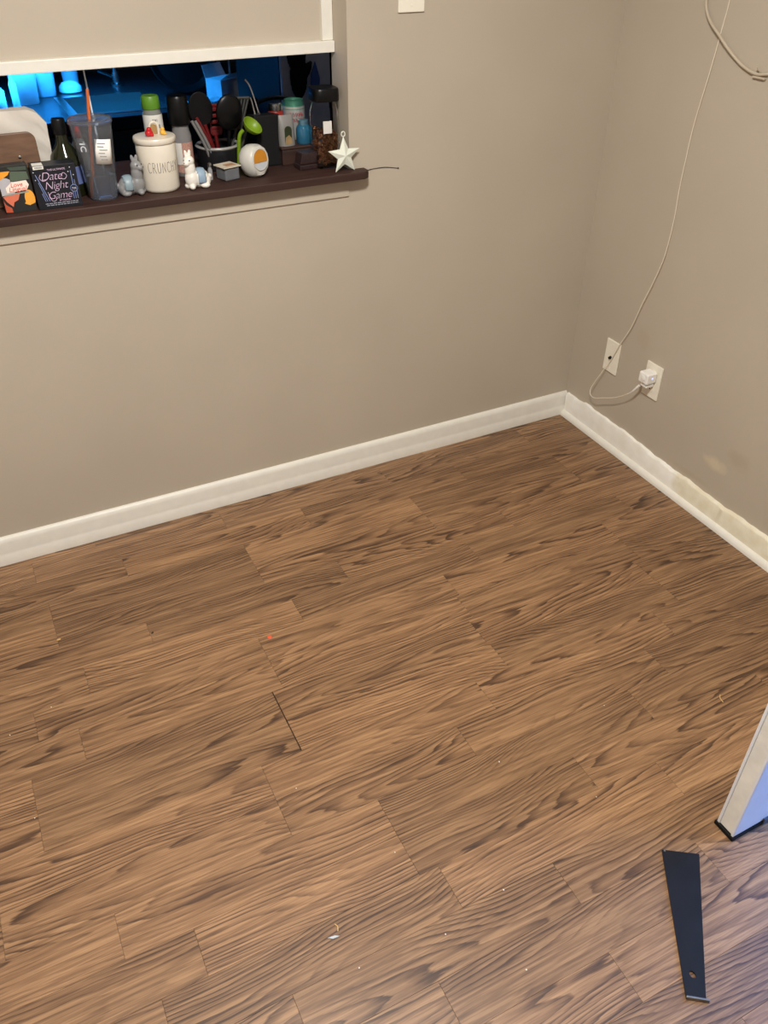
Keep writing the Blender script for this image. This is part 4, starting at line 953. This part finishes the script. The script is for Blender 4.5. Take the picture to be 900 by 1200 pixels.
MB().lathe([(0, .19), (.026, .19), (.026, 1.5), (0, 1.5)], n=16).build('handle', m_blackm, bm_, True)
MB().tube(spline([(-.004, -.040, 1.0), (-.018, -.042, 1.06), (-.022, -.042, 1.085), (-.008, -.040, 1.105)], 4), .0018, 6).build('cord_loop', m_white, bm_, True)

# ================================================================== crumbs on the floor
m_cr = mat('white_crumb', srgb(236, 228, 212), .7)
cr_me = MB().ell((0, 0, .0016), (.0022, .0018, .0016), nu=8, nv=6).mesh('crumb'); cr_me.materials.append(m_cr)
for k, (x, y) in enumerate([(-2.004, -.887), (-1.927, -.597), (-2.025, -.64), (-1.054, -1.201), (-.915, -1.369), (-1.362, -1.291), (-1.352, -1.479), (-1.253, -1.599), (-.741, -1.177), (-1.486, -1.063), (-1.522, -1.462), (-1.208, -1.455)]):
    o = bpy.data.objects.new('crumb', cr_me); col.objects.link(o); o.location = (x, y, 0); o.rotation_euler = (0, 0, k*1.3); s_ = .55+.1*(k % 4); o.scale = (s_, s_, s_)
    tag(o, 'tiny white crumb lying on the wood laminate floor', 'crumb', 'white crumbs scattered on the floor')
o = MB().lathe([(0, 0), (.0055, 0), (.006, .0012), (.005, .002), (0, .0022)], n=12).build('plastic_bit', mat('orange_red_plastic', srgb(236, 88, 52), .4), None, True, loc=(-1.381, -.609, 0)); tag(o, 'small orange-red plastic bit on the floor', 'debris')
o = MB().prism([(0, 0), (.014, -.002), (.022, -.007), (.008, -.006)], (-1.552, -1.388, .0005), UX, (0, 1, 0), (0, 0, .0022)).build('foil_sliver', mat('pale_foil', srgb(200, 208, 212), .3, metal=.5)); tag(o, 'pale silvery sliver lying on the floor', 'debris')
def curl(pts, label):
    o = MB().tube(spline(pts, 4), .0011, 6).build('shaving', mat('tan_shaving', srgb(206, 166, 104), .6), None, True); tag(o, label, 'debris')
curl([(-.468, -1.276, .0015), (-.476, -1.284, .002), (-.478, -1.296, .0015)], 'curled tan shaving on the floor near the open door')
curl([(-1.530, -1.370, .0015), (-1.527, -1.377, .002), (-1.530, -1.385, .0015)], 'curled tan shaving beside the silvery sliver')
o = MB().ell((-1.875, -.376, .0015), (.006, .0025, .0015), nu=10, nv=6).build('wood_chip', mat('tan_shaving', (1, 1, 1)), None, True); tag(o, 'pale wood chip on the floor near the baseboard', 'debris')
o = MB().ell((-1.651, -.459, .0018), (.004, .0025, .0018), (0, 0, .5), nu=10, nv=6).build('dirt_bit', m_ink, None, True); tag(o, 'dark speck of dirt lying on the floor boards', 'debris')
